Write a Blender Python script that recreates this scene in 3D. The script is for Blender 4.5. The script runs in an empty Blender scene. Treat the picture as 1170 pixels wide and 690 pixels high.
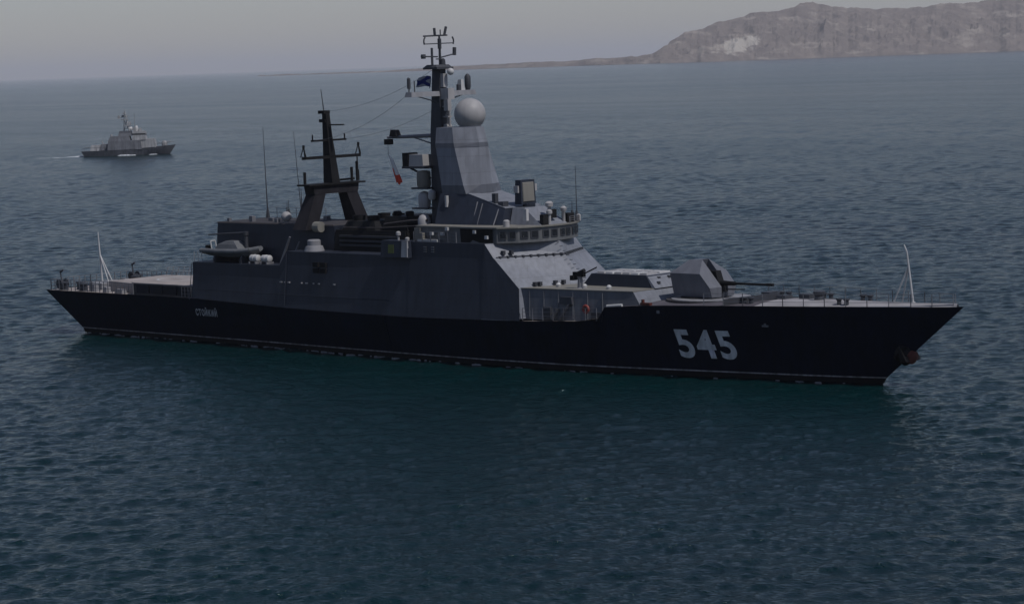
import bpy, math, random
import bmesh
import numpy as np
from mathutils import Vector

random.seed(7)
rng = np.random.default_rng(11)
R = math.radians
scene = bpy.context.scene
col = scene.collection

# ------------------------------------------------------------------ camera
cam_d = bpy.data.cameras.new('camera')
cam_d.sensor_width = 36.0
cam_d.lens = 2909.7 / 1170 * 36.0
cam_d.clip_start = 1.0
cam_d.clip_end = 200000
cam = bpy.data.objects.new('camera', cam_d)
col.objects.link(cam)
th, pitch, roll = R(43), 0.0938357, -0.0341747
r_ = Vector((math.cos(th), math.sin(th), 0))
f_ = Vector((-math.sin(th), math.cos(th), 0))
u_ = Vector((0, 0, 1))
F = f_ * math.cos(pitch) - u_ * math.sin(pitch)
U = f_ * math.sin(pitch) + u_ * math.cos(pitch)
Rt = r_ * math.cos(roll) + U * math.sin(roll)
Up = -r_ * math.sin(roll) + U * math.cos(roll)
CAM = Vector((160.679, -163.170, 25.524))
from mathutils import Matrix
M4 = Matrix(((Rt.x, Up.x, -F.x, CAM.x), (Rt.y, Up.y, -F.y, CAM.y), (Rt.z, Up.z, -F.z, CAM.z), (0, 0, 0, 1)))
cam.matrix_world = M4
scene.camera = cam

# ------------------------------------------------------------------ light
SUN_AZ = R(3)          # from the bow (+X) towards port (+Y)
SUN_EL = R(57)
world = bpy.data.worlds.new('World')
scene.world = world
world.use_nodes = True
nt = world.node_tree
nt.nodes.clear()
sky = nt.nodes.new('ShaderNodeTexSky')
sky.sky_type = 'NISHITA'
sky.sun_disc = False
sky.sun_elevation = SUN_EL
sky.sun_rotation = R(90) - SUN_AZ
sky.altitude = 0
sky.air_density = 1.0
sky.dust_density = 0.4
sky.ozone_density = 1.0
hs = nt.nodes.new('ShaderNodeHueSaturation')
hs.inputs['Saturation'].default_value = 0.82
bg = nt.nodes.new('ShaderNodeBackground')
bg.inputs['Strength'].default_value = 0.12
wo = nt.nodes.new('ShaderNodeOutputWorld')
nt.links.new(sky.outputs[0], hs.inputs['Color'])
tint = nt.nodes.new('ShaderNodeMix')
tint.data_type = 'RGBA'
tint.blend_type = 'MULTIPLY'
tint.inputs[0].default_value = 1.0
tint.inputs[7].default_value = (0.94, 0.955, 1.13, 1)      # cool camera white balance
nt.links.new(hs.outputs[0], tint.inputs[6])
nt.links.new(tint.outputs[2], bg.inputs['Color'])
nt.links.new(bg.outputs[0], wo.inputs['Surface'])

sun_d = bpy.data.lights.new('sun', 'SUN')
sun_d.energy = 5.0
sun_d.angle = R(0.6)
sun_d.color = (1.0, 0.97, 0.96)
sun = bpy.data.objects.new('sun', sun_d)
col.objects.link(sun)
sd = Vector((math.cos(SUN_EL) * math.cos(SUN_AZ), math.cos(SUN_EL) * math.sin(SUN_AZ), math.sin(SUN_EL)))
sun.rotation_euler = sd.to_track_quat('Z', 'Y').to_euler()
sun.location = (0, 0, 300)

scene.view_settings.view_transform = 'Standard'
scene.view_settings.look = 'None'
scene.view_settings.gamma = 1
scene.view_settings.exposure = -1.05
scene.render.resolution_x = 1024
scene.render.resolution_y = 603
scene.cycles.volume_bounces = 1
scene.cycles.max_bounces = 6

HAZE_DENSITY = 3.7e-5
HAZE_COLOR = (0.95, 0.94, 0.96)
WL = -0.35              # water level; ship coordinates: X forward, Y port, Z up

# ------------------------------------------------------------------ materials
def new_mat(name):
    m = bpy.data.materials.new(name)
    m.use_nodes = True
    n = m.node_tree
    n.nodes.clear()
    out = n.nodes.new('ShaderNodeOutputMaterial')
    b = n.nodes.new('ShaderNodeBsdfPrincipled')
    n.links.new(b.outputs[0], out.inputs['Surface'])
    return m, n, b

def ramp(n, fac, stops):
    r = n.nodes.new('ShaderNodeValToRGB')
    e = r.color_ramp.elements
    while len(e) < len(stops):
        e.new(0.5)
    for i, (p, c) in enumerate(stops):
        e[i].position = p
        e[i].color = (c[0], c[1], c[2], 1)
    n.links.new(fac, r.inputs[0])
    return r.outputs[0]

def noise(n, scale, detail=4, vec=None, rough=0.55):
    t = n.nodes.new('ShaderNodeTexNoise')
    t.inputs['Scale'].default_value = scale
    t.inputs['Detail'].default_value = detail
    t.inputs['Roughness'].default_value = rough
    if vec is not None:
        n.links.new(vec, t.inputs['Vector'])
    return t.outputs['Fac']

def mapped(n, scale=(1, 1, 1), kind='Object'):
    tc = n.nodes.new('ShaderNodeTexCoord')
    mp = n.nodes.new('ShaderNodeMapping')
    mp.inputs['Scale'].default_value = scale
    n.links.new(tc.outputs[kind], mp.inputs['Vector'])
    return mp.outputs[0]

def math_node(n, op, a, b=None):
    t = n.nodes.new('ShaderNodeMath')
    t.operation = op
    for i, x in enumerate((a, b)):
        if x is None:
            continue
        if isinstance(x, (int, float)):
            t.inputs[i].default_value = x
        else:
            n.links.new(x, t.inputs[i])
    return t.outputs[0]

def mixc(n, fac, a, b, blend='MIX'):
    t = n.nodes.new('ShaderNodeMix')
    t.data_type = 'RGBA'
    t.blend_type = blend
    for sock, x in ((t.inputs[0], fac), (t.inputs[6], a), (t.inputs[7], b)):
        if isinstance(x, (int, float)):
            sock.default_value = x
        elif isinstance(x, tuple):
            sock.default_value = (x[0], x[1], x[2], 1)
        else:
            n.links.new(x, sock)
    return t.outputs[2]

def paint(name, c, rough=0.5, wear=0.25, streak=0.25, metallic=0.0, plates=True, spec=0.4):
    """weathered paint: blotches, vertical run-down streaks, faint plate dents"""
    m, n, b = new_mat(name)
    lo = tuple(x * (1 - wear) for x in c)
    hi = tuple(min(1, x * (1 + wear)) for x in c)
    base = ramp(n, noise(n, 0.55, 5, mapped(n)), [(0.3, lo), (0.7, hi)])
    st = noise(n, 1.0, 3, mapped(n, (2.2, 2.2, 0.12)))
    stc = ramp(n, st, [(0.36, tuple(1 - streak for _ in range(3))), (0.62, (1, 1, 1))])
    colr = mixc(n, 1.0, base, stc, 'MULTIPLY')
    n.links.new(colr, b.inputs['Base Color'])
    b.inputs['Roughness'].default_value = rough
    b.inputs['Metallic'].default_value = metallic
    b.inputs['Specular IOR Level'].default_value = spec
    if plates:
        bump = n.nodes.new('ShaderNodeBump')
        bump.inputs['Strength'].default_value = 0.25
        bump.inputs['Distance'].default_value = 0.05
        n.links.new(noise(n, 0.8, 2, mapped(n)), bump.inputs['Height'])
        n.links.new(bump.outputs[0], b.inputs['Normal'])
        sep = n.nodes.new('ShaderNodeSeparateXYZ')
        n.links.new(mapped(n), sep.inputs[0])
        cmb = n.nodes.new('ShaderNodeCombineXYZ')
        n.links.new(math_node(n, 'ADD', sep.outputs[0], sep.outputs[1]), cmb.inputs[0])
        n.links.new(sep.outputs[2], cmb.inputs[1])
        bk = n.nodes.new('ShaderNodeTexBrick')
        bk.inputs['Color1'].default_value = (1, 1, 1, 1)
        bk.inputs['Color2'].default_value = (0.86, 0.87, 0.88, 1)
        bk.inputs['Mortar'].default_value = (0.72, 0.72, 0.72, 1)
        bk.inputs['Scale'].default_value = 1.0
        bk.inputs['Mortar Size'].default_value = 0.03
        bk.inputs['Brick Width'].default_value = 3.4
        bk.inputs['Row Height'].default_value = 1.45
        n.links.new(cmb.outputs[0], bk.inputs['Vector'])
        n.links.new(mixc(n, 0.8, colr, bk.outputs['Color'], 'MULTIPLY'), b.inputs['Base Color'])
    return m

M = {}
M['hull'] = paint('hull_shaded', (0.0035, 0.0055, 0.017), 0.5, 0.3, 0.4, spec=0.22)  # ship grey darkened: the shade of the flared side is in the colour
M['boot'] = paint('boot_topping', (0.005, 0.005, 0.006), 0.6, 0.3, 0.2, spec=0.2)
M['stripe'] = paint('white_stripe', (0.30, 0.29, 0.30), 0.6, 0.35, 0.5, plates=False)
M['side'] = paint('side_shade_grey', (0.022, 0.028, 0.043), 0.55, 0.14, 0.22)  # ship grey darkened so the colour carries the shade of the unlit sides
M['grey'] = paint('mid_grey', (0.20, 0.21, 0.235), 0.55, 0.12, 0.18)  # undarkened ship grey, for the sunlit fronts and the tower
M['dark'] = paint('dark_grey', (0.05, 0.053, 0.062), 0.6, 0.2, 0.2)
M['mastblack'] = paint('mast_black', (0.024, 0.022, 0.026), 0.75, 0.3, 0.3, spec=0.2)  # near-black tone of the aft mast
M['black'] = paint('soot_shade_black', (0.012, 0.012, 0.013), 0.7, 0.3, 0.2, spec=0.2)  # funnel and fitting black; also paints the shade in the wing bays
M['deck'] = paint('deck_paint', (0.30, 0.265, 0.245), 0.8, 0.3, 0.0, plates=False)
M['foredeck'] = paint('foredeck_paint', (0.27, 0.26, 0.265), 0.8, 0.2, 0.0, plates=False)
M['gundeck'] = paint('gun_deck_dark', (0.075, 0.068, 0.078), 0.8, 0.3, 0.0, plates=False)  # darker tone of the deck around the gun
M['wall'] = paint('deckhouse_shade_grey', (0.13, 0.138, 0.155), 0.55, 0.12, 0.2)  # darker than the deckhouse front: wall shade put into the colour
M['lifebuoy'] = paint('lifebuoy_red', (0.24, 0.045, 0.035), 0.6, 0.2, 0.1, plates=False)
M['belt'] = paint('belt_grey', (0.105, 0.112, 0.13), 0.55, 0.12, 0.18, plates=False)
M['turret'] = paint('turret_paint', (0.125, 0.13, 0.148), 0.5, 0.1, 0.12, plates=False)
M['darkdeck'] = paint('dark_deck', (0.038, 0.034, 0.035), 0.8, 0.3, 0.0, plates=False)
M['yard'] = paint('yard_grey', (0.24, 0.24, 0.25), 0.6, 0.15, 0.2, plates=False)
M['bridge'] = paint('bridge_grey', (0.125, 0.128, 0.13), 0.55, 0.12, 0.2, plates=False)
M['white'] = paint('white_paint', (0.48, 0.475, 0.465), 0.5, 0.1, 0.15, plates=False)
M['dome'] = paint('dome_white', (0.34, 0.33, 0.325), 0.55, 0.06, 0.12, plates=False)
M['metal'] = paint('rail_metal', (0.16, 0.16, 0.17), 0.5, 0.25, 0.1, plates=False)
M['letter'] = paint('letter_white', (0.56, 0.565, 0.57), 0.6, 0.2, 0.3, plates=False)
M['red'] = paint('red_paint', (0.35, 0.05, 0.03), 0.5, 0.2, 0.2, plates=False)
M['rust'] = paint('anchor_red', (0.085, 0.02, 0.013), 0.7, 0.3, 0.2, plates=False)
M['tan'] = paint('array_face', (0.20, 0.19, 0.165), 0.6, 0.1, 0.1, plates=False)
M['rubber'] = paint('grey_rubber', (0.12, 0.125, 0.13), 0.6, 0.2, 0.1, plates=False)
M['olive'] = paint('emblem_green', (0.10, 0.12, 0.03), 0.6, 0.25, 0.1, plates=False)
M['glass'], _n, _b = new_mat('window_glass')
_b.inputs['Base Color'].default_value = (0.01, 0.012, 0.016, 1)
_b.inputs['Roughness'].default_value = 0.12
M['patrol'] = paint('patrol_grey', (0.16, 0.165, 0.18), 0.6, 0.15, 0.3)
M['patrol_dark'] = paint('patrol_hull', (0.10, 0.104, 0.118), 0.6, 0.15, 0.3)
M['patrol_light'] = paint('patrol_light', (0.36, 0.36, 0.36), 0.6, 0.15, 0.3)

def cloth_mat(name, cfun):
    m, n, b = new_mat(name)
    cfun(n, b)
    b.inputs['Roughness'].default_value = 0.9
    return m

# ------------------------------------------------------------------ mesh building
class MB:
    def __init__(s):
        s.v, s.f = [], []
    def quad(s, *pts):
        i = len(s.v)
        s.v += [tuple(p) for p in pts]
        s.f.append(tuple(range(i, i + len(pts))))
        return s
    def loft(s, rings, cap=True, close=True):
        i0 = len(s.v)
        k = len(rings[0])
        for r in rings:
            s.v += [tuple(p) for p in r]
        for a in range(len(rings) - 1):
            for j in range(k if close else k - 1):
                j2 = (j + 1) % k
                s.f.append((i0 + a * k + j, i0 + a * k + j2, i0 + (a + 1) * k + j2, i0 + (a + 1) * k + j))
        if cap and close:
            s.f.append(tuple(i0 + j for j in range(k))[::-1])
            e = i0 + (len(rings) - 1) * k
            s.f.append(tuple(e + j for j in range(k)))
        return s
    def box(s, x0, x1, y0, y1, z0, z1, tx0=0, tx1=0, ty0=0, ty1=0):
        """box whose top can be inset (t*: how far each top side moves inward)"""
        lo = [(x0, y0, z0), (x1, y0, z0), (x1, y1, z0), (x0, y1, z0)]
        hi = [(x0 + tx0, y0 + ty0, z1), (x1 - tx1, y0 + ty0, z1), (x1 - tx1, y1 - ty1, z1), (x0 + tx0, y1 - ty1, z1)]
        return s.loft([lo, hi])
    def tube(s, p, q, r0=0.05, r1=None, n=8):
        p, q = Vector(p), Vector(q)
        r1 = r0 if r1 is None else r1
        d = (q - p).normalized()
        a = d.orthogonal().normalized()
        b = d.cross(a)
        ring = lambda c, r: [c + (a * math.cos(2 * math.pi * i / n) + b * math.sin(2 * math.pi * i / n)) * r for i in range(n)]
        return s.loft([ring(p, r0), ring(q, max(r1, 1e-4))])
    def path(s, pts, r=0.04, n=6):
        for a, b in zip(pts[:-1], pts[1:]):
            s.tube(a, b, r, r, n)
        return s
    def lathe(s, c, prof, n=20, axis=(0, 0, 1)):
        """prof: list of (radius, height along axis)"""
        ax = Vector(axis).normalized()
        a = ax.orthogonal().normalized()
        b = ax.cross(a)
        c = Vector(c)
        rings = [[c + ax * h + (a * math.cos(2 * math.pi * i / n) + b * math.sin(2 * math.pi * i / n)) * max(r, 1e-3) for i in range(n)] for r, h in prof]
        return s.loft(rings)
    def ball(s, c, r, n=20, squash=1.0):
        k = n // 2
        prof = [(r * math.sin(math.pi * i / k), -r * squash * math.cos(math.pi * i / k)) for i in range(k + 1)]
        return s.lathe(c, prof, n)
    def prism(s, poly, axis, a, b):
        """extrude a 2-D polygon along an axis ('x','y','z') from a to b"""
        def P(p, t):
            return {'x': (t, p[0], p[1]), 'y': (p[0], t, p[1]), 'z': (p[0], p[1], t)}[axis]
        return s.loft([[P(p, a) for p in poly], [P(p, b) for p in poly]])
    def clusters(s, margin=0.07):
        """groups of faces whose pieces touch (pieces = connected faces, compared by bounding box)"""
        par = list(range(len(s.v)))
        def find(i):
            while par[i] != i:
                par[i] = par[par[i]]
                i = par[i]
            return i
        for f in s.f:
            a = find(f[0])
            for i in f[1:]:
                par[find(i)] = a
        comp = {}
        for k, f in enumerate(s.f):
            comp.setdefault(find(f[0]), []).append(k)
        comps = list(comp.values())
        V = np.array(s.v)
        bb = []
        for c in comps:
            p = V[sorted({i for k in c for i in s.f[k]})]
            bb.append((p.min(0) - margin / 2, p.max(0) + margin / 2))
        lo = np.array([b[0] for b in bb])
        hi = np.array([b[1] for b in bb])
        grp = list(range(len(comps)))
        def fg(i):
            while grp[i] != i:
                i = grp[i]
            return i
        for i in range(len(comps)):
            hit = np.all((lo[i] <= hi[i + 1:]) & (hi[i] >= lo[i + 1:]), axis=1)
            for j in np.nonzero(hit)[0] + i + 1:
                a, b = fg(i), fg(int(j))
                if a != b:
                    grp[max(a, b)] = min(a, b)
        out = {}
        for i, c in enumerate(comps):
            out.setdefault(fg(i), []).extend(c)
        return list(out.values())
    def build(s, name, mat, parent=None, smooth=False, one=False):
        """link the mesh; pieces that stand apart become objects of their own under the same name"""
        groups = [list(range(len(s.f)))] if one else s.clusters()
        first = None
        for g in groups:
            used = sorted({i for k in g for i in s.f[k]})
            mp = {v: i for i, v in enumerate(used)}
            me = bpy.data.meshes.new(name)
            me.from_pydata([s.v[i] for i in used], [], [tuple(mp[i] for i in s.f[k]) for k in g])
            bm = bmesh.new()
            bm.from_mesh(me)
            bmesh.ops.recalc_face_normals(bm, faces=bm.faces)
            bm.to_mesh(me)
            bm.free()
            me.materials.append(mat)
            o = bpy.data.objects.new(name, me)
            col.objects.link(o)
            if parent:
                o.parent = parent
            if smooth:
                for p in me.polygons:
                    p.use_smooth = True
                md = o.modifiers.new('edges', 'EDGE_SPLIT')
                md.split_angle = R(40)
            first = first or o
        return first

def tag(o, label=None, cat=None, group=None, kind=None):
    for k, v in (('label', label), ('category', cat), ('group', group), ('kind', kind)):
        if v:
            o[k] = v
    return o

def thing(name, label, cat, loc=(0, 0, 0), rz=0, group=None):
    o = bpy.data.objects.new(name, None)
    o.empty_display_size = 0.5
    o.location = loc
    o.rotation_euler = (0, 0, rz)
    col.objects.link(o)
    return tag(o, label, cat, group)

def lerp_tab(x, tab):
    xs = [t[0] for t in tab]
    return [float(np.interp(x, xs, [t[i] for t in tab])) for i in range(1, len(tab[0]))]

# ------------------------------------------------------------------ sea
WAVES = []
wind = math.atan2(f_.y, f_.x) + math.pi + 0.25      # wind sea runs roughly towards the viewer
for i in range(110):
    lam = 0.75 * (6.0 / 0.75) ** (rng.random() ** 1.15)
    ang = wind + rng.normal(0, 0.75)
    WAVES.append((lam, ang, rng.random() * 2 * math.pi, 0.0039 * lam * (0.6 + 0.8 * rng.random()) * (1.05 if lam < 2.6 else 0.6)))

def sea_height(x, y, spacing):
    """sum of short wind waves; crests are sharpened by moving points towards them"""
    h, dx, dy = np.zeros_like(x), np.zeros_like(x), np.zeros_like(x)
    env = 0.9 + 0.18 * np.sin(x * 0.043 + y * 0.031 + 1.0) * np.sin(y * 0.057 - x * 0.023 + 2.0)
    for lam, ang, ph, a in WAVES:
        k = 2 * math.pi / lam
        c, s_ = math.cos(ang), math.sin(ang)
        amp = a * np.clip((lam / spacing - 2.0) / 1.5, 0, 1)
        p = k * (x * c + y * s_) + ph
        h += amp * np.sin(p)
        q = amp * np.cos(p) * 0.8
        dx += q * c
        dy += q * s_
    return h * env, dx * env, dy * env

def build_sea():
    head = math.atan2(f_.y, f_.x)
    rows = [20.0, 50.0, 80.0]
    r = 95.0
    while r < 2200:
        rows.append(r)
        r *= 1.0017
    while r < 60000:
        rows.append(r)
        r *= 1.12
    rows.append(60000.0)
    fine = list(np.arange(-0.225, 0.2251, 0.0010))
    coarse = list(np.linspace(0.225, 2 * math.pi - 0.225, 40))[1:-1]
    az = np.array(fine + coarse)
    rows = np.array(rows)
    A, Rr = np.meshgrid(az, rows)
    x = CAM.x + Rr * np.cos(head - A)
    y = CAM.y + Rr * np.sin(head - A)
    daz = np.where(np.abs(az) < 0.2255, 0.0010, 0.5)[None, :]
    sp = np.maximum(Rr * 0.0014, Rr * daz)
    sp[Rr > 2200] = 1e6
    hh_, dx_, dy_ = sea_height(x, y, sp)
    x, y, z = x + dx_, y + dy_, WL + hh_
    nr, na = x.shape
    verts = np.stack([x.ravel(), y.ravel(), z.ravel()], 1)
    idx = np.arange(nr * na).reshape(nr, na)
    nxt = np.roll(idx, -1, axis=1)
    q = np.stack([idx[:-1], idx[1:], nxt[1:], nxt[:-1]], -1).reshape(-1, 4)
    # centre cap
    verts = np.vstack([verts, [[CAM.x, CAM.y, WL]]])
    c = nr * na
    tri = np.stack([np.full(na, c), idx[0], nxt[0]], 1)
    me = bpy.data.meshes.new('sea')
    nl = q.size + tri.size
    me.vertices.add(len(verts))
    me.vertices.foreach_set('co', verts.ravel())
    me.loops.add(nl)
    me.loops.foreach_set('vertex_index', np.concatenate([q.ravel(), tri.ravel()]).astype(np.int32))
    me.polygons.add(len(q) + len(tri))
    starts = np.concatenate([np.arange(len(q)) * 4, q.size + np.arange(len(tri)) * 3])
    me.polygons.foreach_set('loop_start', starts.astype(np.int32))
    me.polygons.foreach_set('use_smooth', np.ones(len(starts), dtype=bool))
    me.update(calc_edges=True)
    me.validate()
    # water
    m, n, b = new_mat('sea_water')
    geo = n.nodes.new('ShaderNodeNewGeometry')
    pos = geo.outputs['Position']
    def mp(scale, rot=0.0):
        t = n.nodes.new('ShaderNodeMapping')
        t.inputs['Scale'].default_value = scale
        t.inputs['Rotation'].default_value = (0, 0, rot)
        n.links.new(pos, t.inputs['Vector'])
        return t.outputs[0]
    big = noise(n, 1.0, 3, mp((0.012, 0.03, 0.01), -th))
    colr = ramp(n, big, [(0.3, (0.0003, 0.0125, 0.0145)), (0.7, (0.0005, 0.0175, 0.0190))])
    n.links.new(colr, b.inputs['Base Color'])
    slick = noise(n, 1.0, 4, mp((0.0016, 0.011, 0.01), -th))
    rg = n.nodes.new('ShaderNodeMapRange')
    rg.inputs[1].default_value = 0.35
    rg.inputs[2].default_value = 0.7
    rg.inputs[3].default_value = 0.16
    rg.inputs[4].default_value = 0.12
    n.links.new(slick, rg.inputs[0])
    n.links.new(rg.outputs[0], b.inputs['Roughness'])
    b.inputs['IOR'].default_value = 1.333
    b.inputs['Specular Tint'].default_value = (0.84, 1.0, 1.0, 1)
    h1 = noise(n, 1.0, 5, mp((1.5, 2.2, 1.0), -th), 0.6)
    h2 = noise(n, 1.0, 3, mp((3.2, 6.0, 1.0), -th + 0.3), 0.6)
    hh = math_node(n, 'ADD', math_node(n, 'MULTIPLY', h1, 0.26), math_node(n, 'MULTIPLY', h2, 0.08))
    h0 = noise(n, 1.0, 4, mp((0.45, 0.55, 1.0), -th - 0.1), 0.65)
    hh = math_node(n, 'ADD', hh, math_node(n, 'MULTIPLY', h0, 0.72))
    bump = n.nodes.new('ShaderNodeBump')
    bs = n.nodes.new('ShaderNodeMapRange')
    bs.inputs[1].default_value = 0.35
    bs.inputs[2].default_value = 0.7
    bs.inputs[3].default_value = 1.0
    bs.inputs[4].default_value = 0.88
    n.links.new(slick, bs.inputs[0])
    n.links.new(bs.outputs[0], bump.inputs['Strength'])
    bump.inputs['Distance'].default_value = 1.0
    n.links.new(hh, bump.inputs['Height'])
    n.links.new(bump.outputs[0], b.inputs['Normal'])
    me.materials.append(m)
    o = bpy.data.objects.new('sea', me)
    col.objects.link(o)
    tag(o, kind='structure')
build_sea()

# ------------------------------------------------------------------ hills and coast
def polar(az_deg, dist):
    h = math.atan2(f_.y, f_.x) - R(az_deg)
    return CAM.x + dist * math.cos(h), CAM.y + dist * math.sin(h)

def vnoise(x, y, seed=0):
    xi, yi = np.floor(x).astype(int), np.floor(y).astype(int)
    fx, fy = x - xi, y - yi
    fx, fy = fx * fx * (3 - 2 * fx), fy * fy * (3 - 2 * fy)
    def hsh(a, b):
        n = (a * 374761393 + b * 668265263 + seed * 974711) & 0x7fffffff
        n = ((n ^ (n >> 13)) * 1274126177) & 0x7fffffff
        return (n & 0xffff) / 65535.0
    return (hsh(xi, yi) * (1 - fx) * (1 - fy) + hsh(xi + 1, yi) * fx * (1 - fy) + hsh(xi, yi + 1) * (1 - fx) * fy + hsh(xi + 1, yi + 1) * fx * fy)

def fbm(x, y, o=5, seed=0, ridged=False):
    t, a, s = np.zeros_like(x), 0.5, 0
    for i in range(o):
        v = vnoise(x * 2 ** i, y * 2 ** i, seed + i)
        if ridged:
            v = 1 - np.abs(2 * v - 1)
        t += a * v
        s += a
        a *= 0.5
    return t / s

SKYLINE = [(-5.5, 0.5), (-4.6, 1.5), (-3.84, 2), (-2.47, 8), (-1.09, 17), (0.48, 20), (1.5, 24), (2.44, 28), (3.0, 32), (3.3, 42), (3.7, 71), (4.01, 105), (4.41, 131),
           (5.04, 170), (5.58, 191), (6.36, 211), (6.92, 230), (7.46, 218), (8.23, 205), (8.92, 204), (9.62, 206), (10.23, 209), (10.69, 213), (11.52, 215), (14, 235), (18, 190)]
D0 = 10500.0
def hill_mat():
    m, n, b = new_mat('hill_rock_hazed')
    geo = n.nodes.new('ShaderNodeNewGeometry')
    def mp(scale):
        t = n.nodes.new('ShaderNodeMapping')
        t.inputs['Scale'].default_value = scale
        n.links.new(geo.outputs['Position'], t.inputs['Vector'])
        return t.outputs[0]
    base = ramp(n, noise(n, 1.0, 8, mp((0.012, 0.012, 0.012)), 0.7), [(0.30, (0.132, 0.110, 0.104)), (0.5, (0.168, 0.141, 0.128)), (0.70, (0.228, 0.190, 0.166))])  # tones kept pale and close, putting distance haze into the rock colour
    pale = ramp(n, noise(n, 1.0, 6, mp((0.008, 0.008, 0.022)), 0.65), [(0.54, (0, 0, 0)), (0.66, (1, 1, 1))])
    c1 = mixc(n, math_node(n, 'MULTIPLY', pale, 0.75), base, (0.33, 0.29, 0.25))
    at = n.nodes.new('ShaderNodeAttribute')
    at.attribute_name = 'cliff'
    cn = noise(n, 1.0, 5, mp((0.018, 0.018, 0.010)), 0.7)
    ck = ramp(n, math_node(n, 'ADD', at.outputs['Fac'], math_node(n, 'MULTIPLY', math_node(n, 'SUBTRACT', cn, 0.5), 2.2)), [(0.40, (0, 0, 0)), (0.62, (0.9, 0.9, 0.9))])
    c2 = mixc(n, ck, c1, (0.42, 0.385, 0.335))
    n.links.new(c2, b.inputs['Base Color'])
    b.inputs['Roughness'].default_value = 1.0
    b.inputs['Specular IOR Level'].default_value = 0.0
    return m

def build_hills():
    na, nd = 900, 120
    az = np.linspace(-5.5, 18, na)
    sky_h = np.interp(az, [s[0] for s in SKYLINE], [s[1] for s in SKYLINE])
    t = np.linspace(0, 1, nd)
    A, T = np.meshgrid(az, t, indexing='ij')
    depth = 110 + 2.6 * sky_h
    shore = D0 + 140 * (fbm(az * 1.3, az * 0, 4, 3) - 0.5)
    shore += np.interp(az, [-5.5, -3.8, 2.5, 3.5, 12, 18], [1200, 900, -200, -500, 0, 0])
    dist = shore[:, None] + T * depth[:, None] * 1.6
    prof = np.interp(T, [0, 0.04, 0.30, 0.62, 0.8, 1.0], [-0.03, 0.05, 0.5, 1.0, 0.8, -0.06])
    xs = A * 180.0
    ys = dist - D0
    g = fbm(xs / 230, ys / 420, 6, 20, True)
    d2 = fbm(xs / 60, ys / 80, 5, 40, True)
    crest = (fbm(xs / 120, ys * 0 + 5, 4, 77) - 0.5)
    H = sky_h[:, None] * prof
    rough = np.clip(sky_h / 80, 0.15, 1)[:, None]
    m = np.interp(T, [0, 0.05, 0.25, 0.62, 0.7, 1.0], [0, 0.4, 1.0, 0.25, 0.6, 0])
    H = H + m * rough * ((g - 0.62) * 92 + (d2 - 0.6) * 52)
    H += np.interp(T, [0, 0.4, 0.62, 0.9], [0, 0.3, 1, 0]) * crest * 26 * rough
    H = np.where(T < 0.02, np.minimum(H, -1.0), H)
    # pale cliff face above the shore
    cl = np.exp(-((A - 5.28) / 0.50) ** 2 - ((H - 62 - 30 * (A - 5.28)) / 34) ** 2) * (T < 0.6)
    head = math.atan2(f_.y, f_.x)
    x = CAM.x + dist * np.cos(head - np.radians(A))
    y = CAM.y + dist * np.sin(head - np.radians(A))
    verts = np.stack([x.ravel(), y.ravel(), (WL + H).ravel()], 1)
    idx = np.arange(na * nd).reshape(na, nd)
    q = np.stack([idx[:-1, :-1], idx[1:, :-1], idx[1:, 1:], idx[:-1, 1:]], -1).reshape(-1, 4)
    me = bpy.data.meshes.new('hills')
    me.from_pydata(verts.tolist(), [], q.tolist())
    at = me.attributes.new('cliff', 'FLOAT', 'POINT')
    at.data.foreach_set('value', cl.ravel().astype(np.float32))
    me.materials.append(hill_mat())
    o = bpy.data.objects.new('hills', me)
    col.objects.link(o)
    tag(o, kind='structure')
build_hills()

# ------------------------------------------------------------------ haze
def build_haze():
    mb = MB()
    mb.box(CAM.x - 70000, CAM.x + 70000, CAM.y - 70000, CAM.y + 70000, -8, 330)
    m = bpy.data.materials.new('haze_air')
    m.use_nodes = True
    n = m.node_tree
    n.nodes.clear()
    out = n.nodes.new('ShaderNodeOutputMaterial')
    v = n.nodes.new('ShaderNodeVolumePrincipled')
    v.inputs['Color'].default_value = (*HAZE_COLOR, 1)
    v.inputs['Density'].default_value = HAZE_DENSITY
    v.inputs['Anisotropy'].default_value = 0.0
    n.links.new(v.outputs[0], out.inputs['Volume'])
    o = mb.build('haze', m)
    tag(o, kind='stuff')
build_haze()

# ================================================================== THE CORVETTE
ship = thing('warship', 'large dark grey corvette with white 545 on its bow, nearest ship', 'warship')

# hull tables: X, half beam at the deck edge, deck edge height
DECK = [(-51.6, 5.45, 3.95), (-46, 5.6, 3.98), (-40, 5.72, 4.0), (-28, 6.0, 4.02), (-14, 6.3, 3.66), (0, 6.55, 3.52), (8, 6.62, 3.62), (16, 6.5, 3.8), (20, 6.25, 3.95), (23.4, 5.8, 4.05),
        (24.2, 5.72, 5.22), (27, 5.35, 5.42), (30, 4.9, 5.53), (36, 4.05, 5.66), (41, 3.2, 5.74), (48, 1.75, 5.84), (52, 0.85, 5.9), (55.1, 0.06, 5.96)]
WATER = [(-47, 4.3), (-40, 4.4), (-29, 4.55), (-16, 4.9), (-7, 5.25), (0, 5.5), (10, 5.6), (19, 5.2), (25, 4.45), (30, 3.6), (36, 2.55), (41.5, 1.6), (45, 0.85), (47.8, 0.05)]
def x_water(X):
    return float(np.interp(X, [-51.6, -35, 18, 55.1], [-47, -34.5, 18, 47.8]))
def flare_p(X):
    return float(np.interp(X, [-50, 0, 22, 40], [1.0, 1.0, 1.15, 1.35]))
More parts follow.
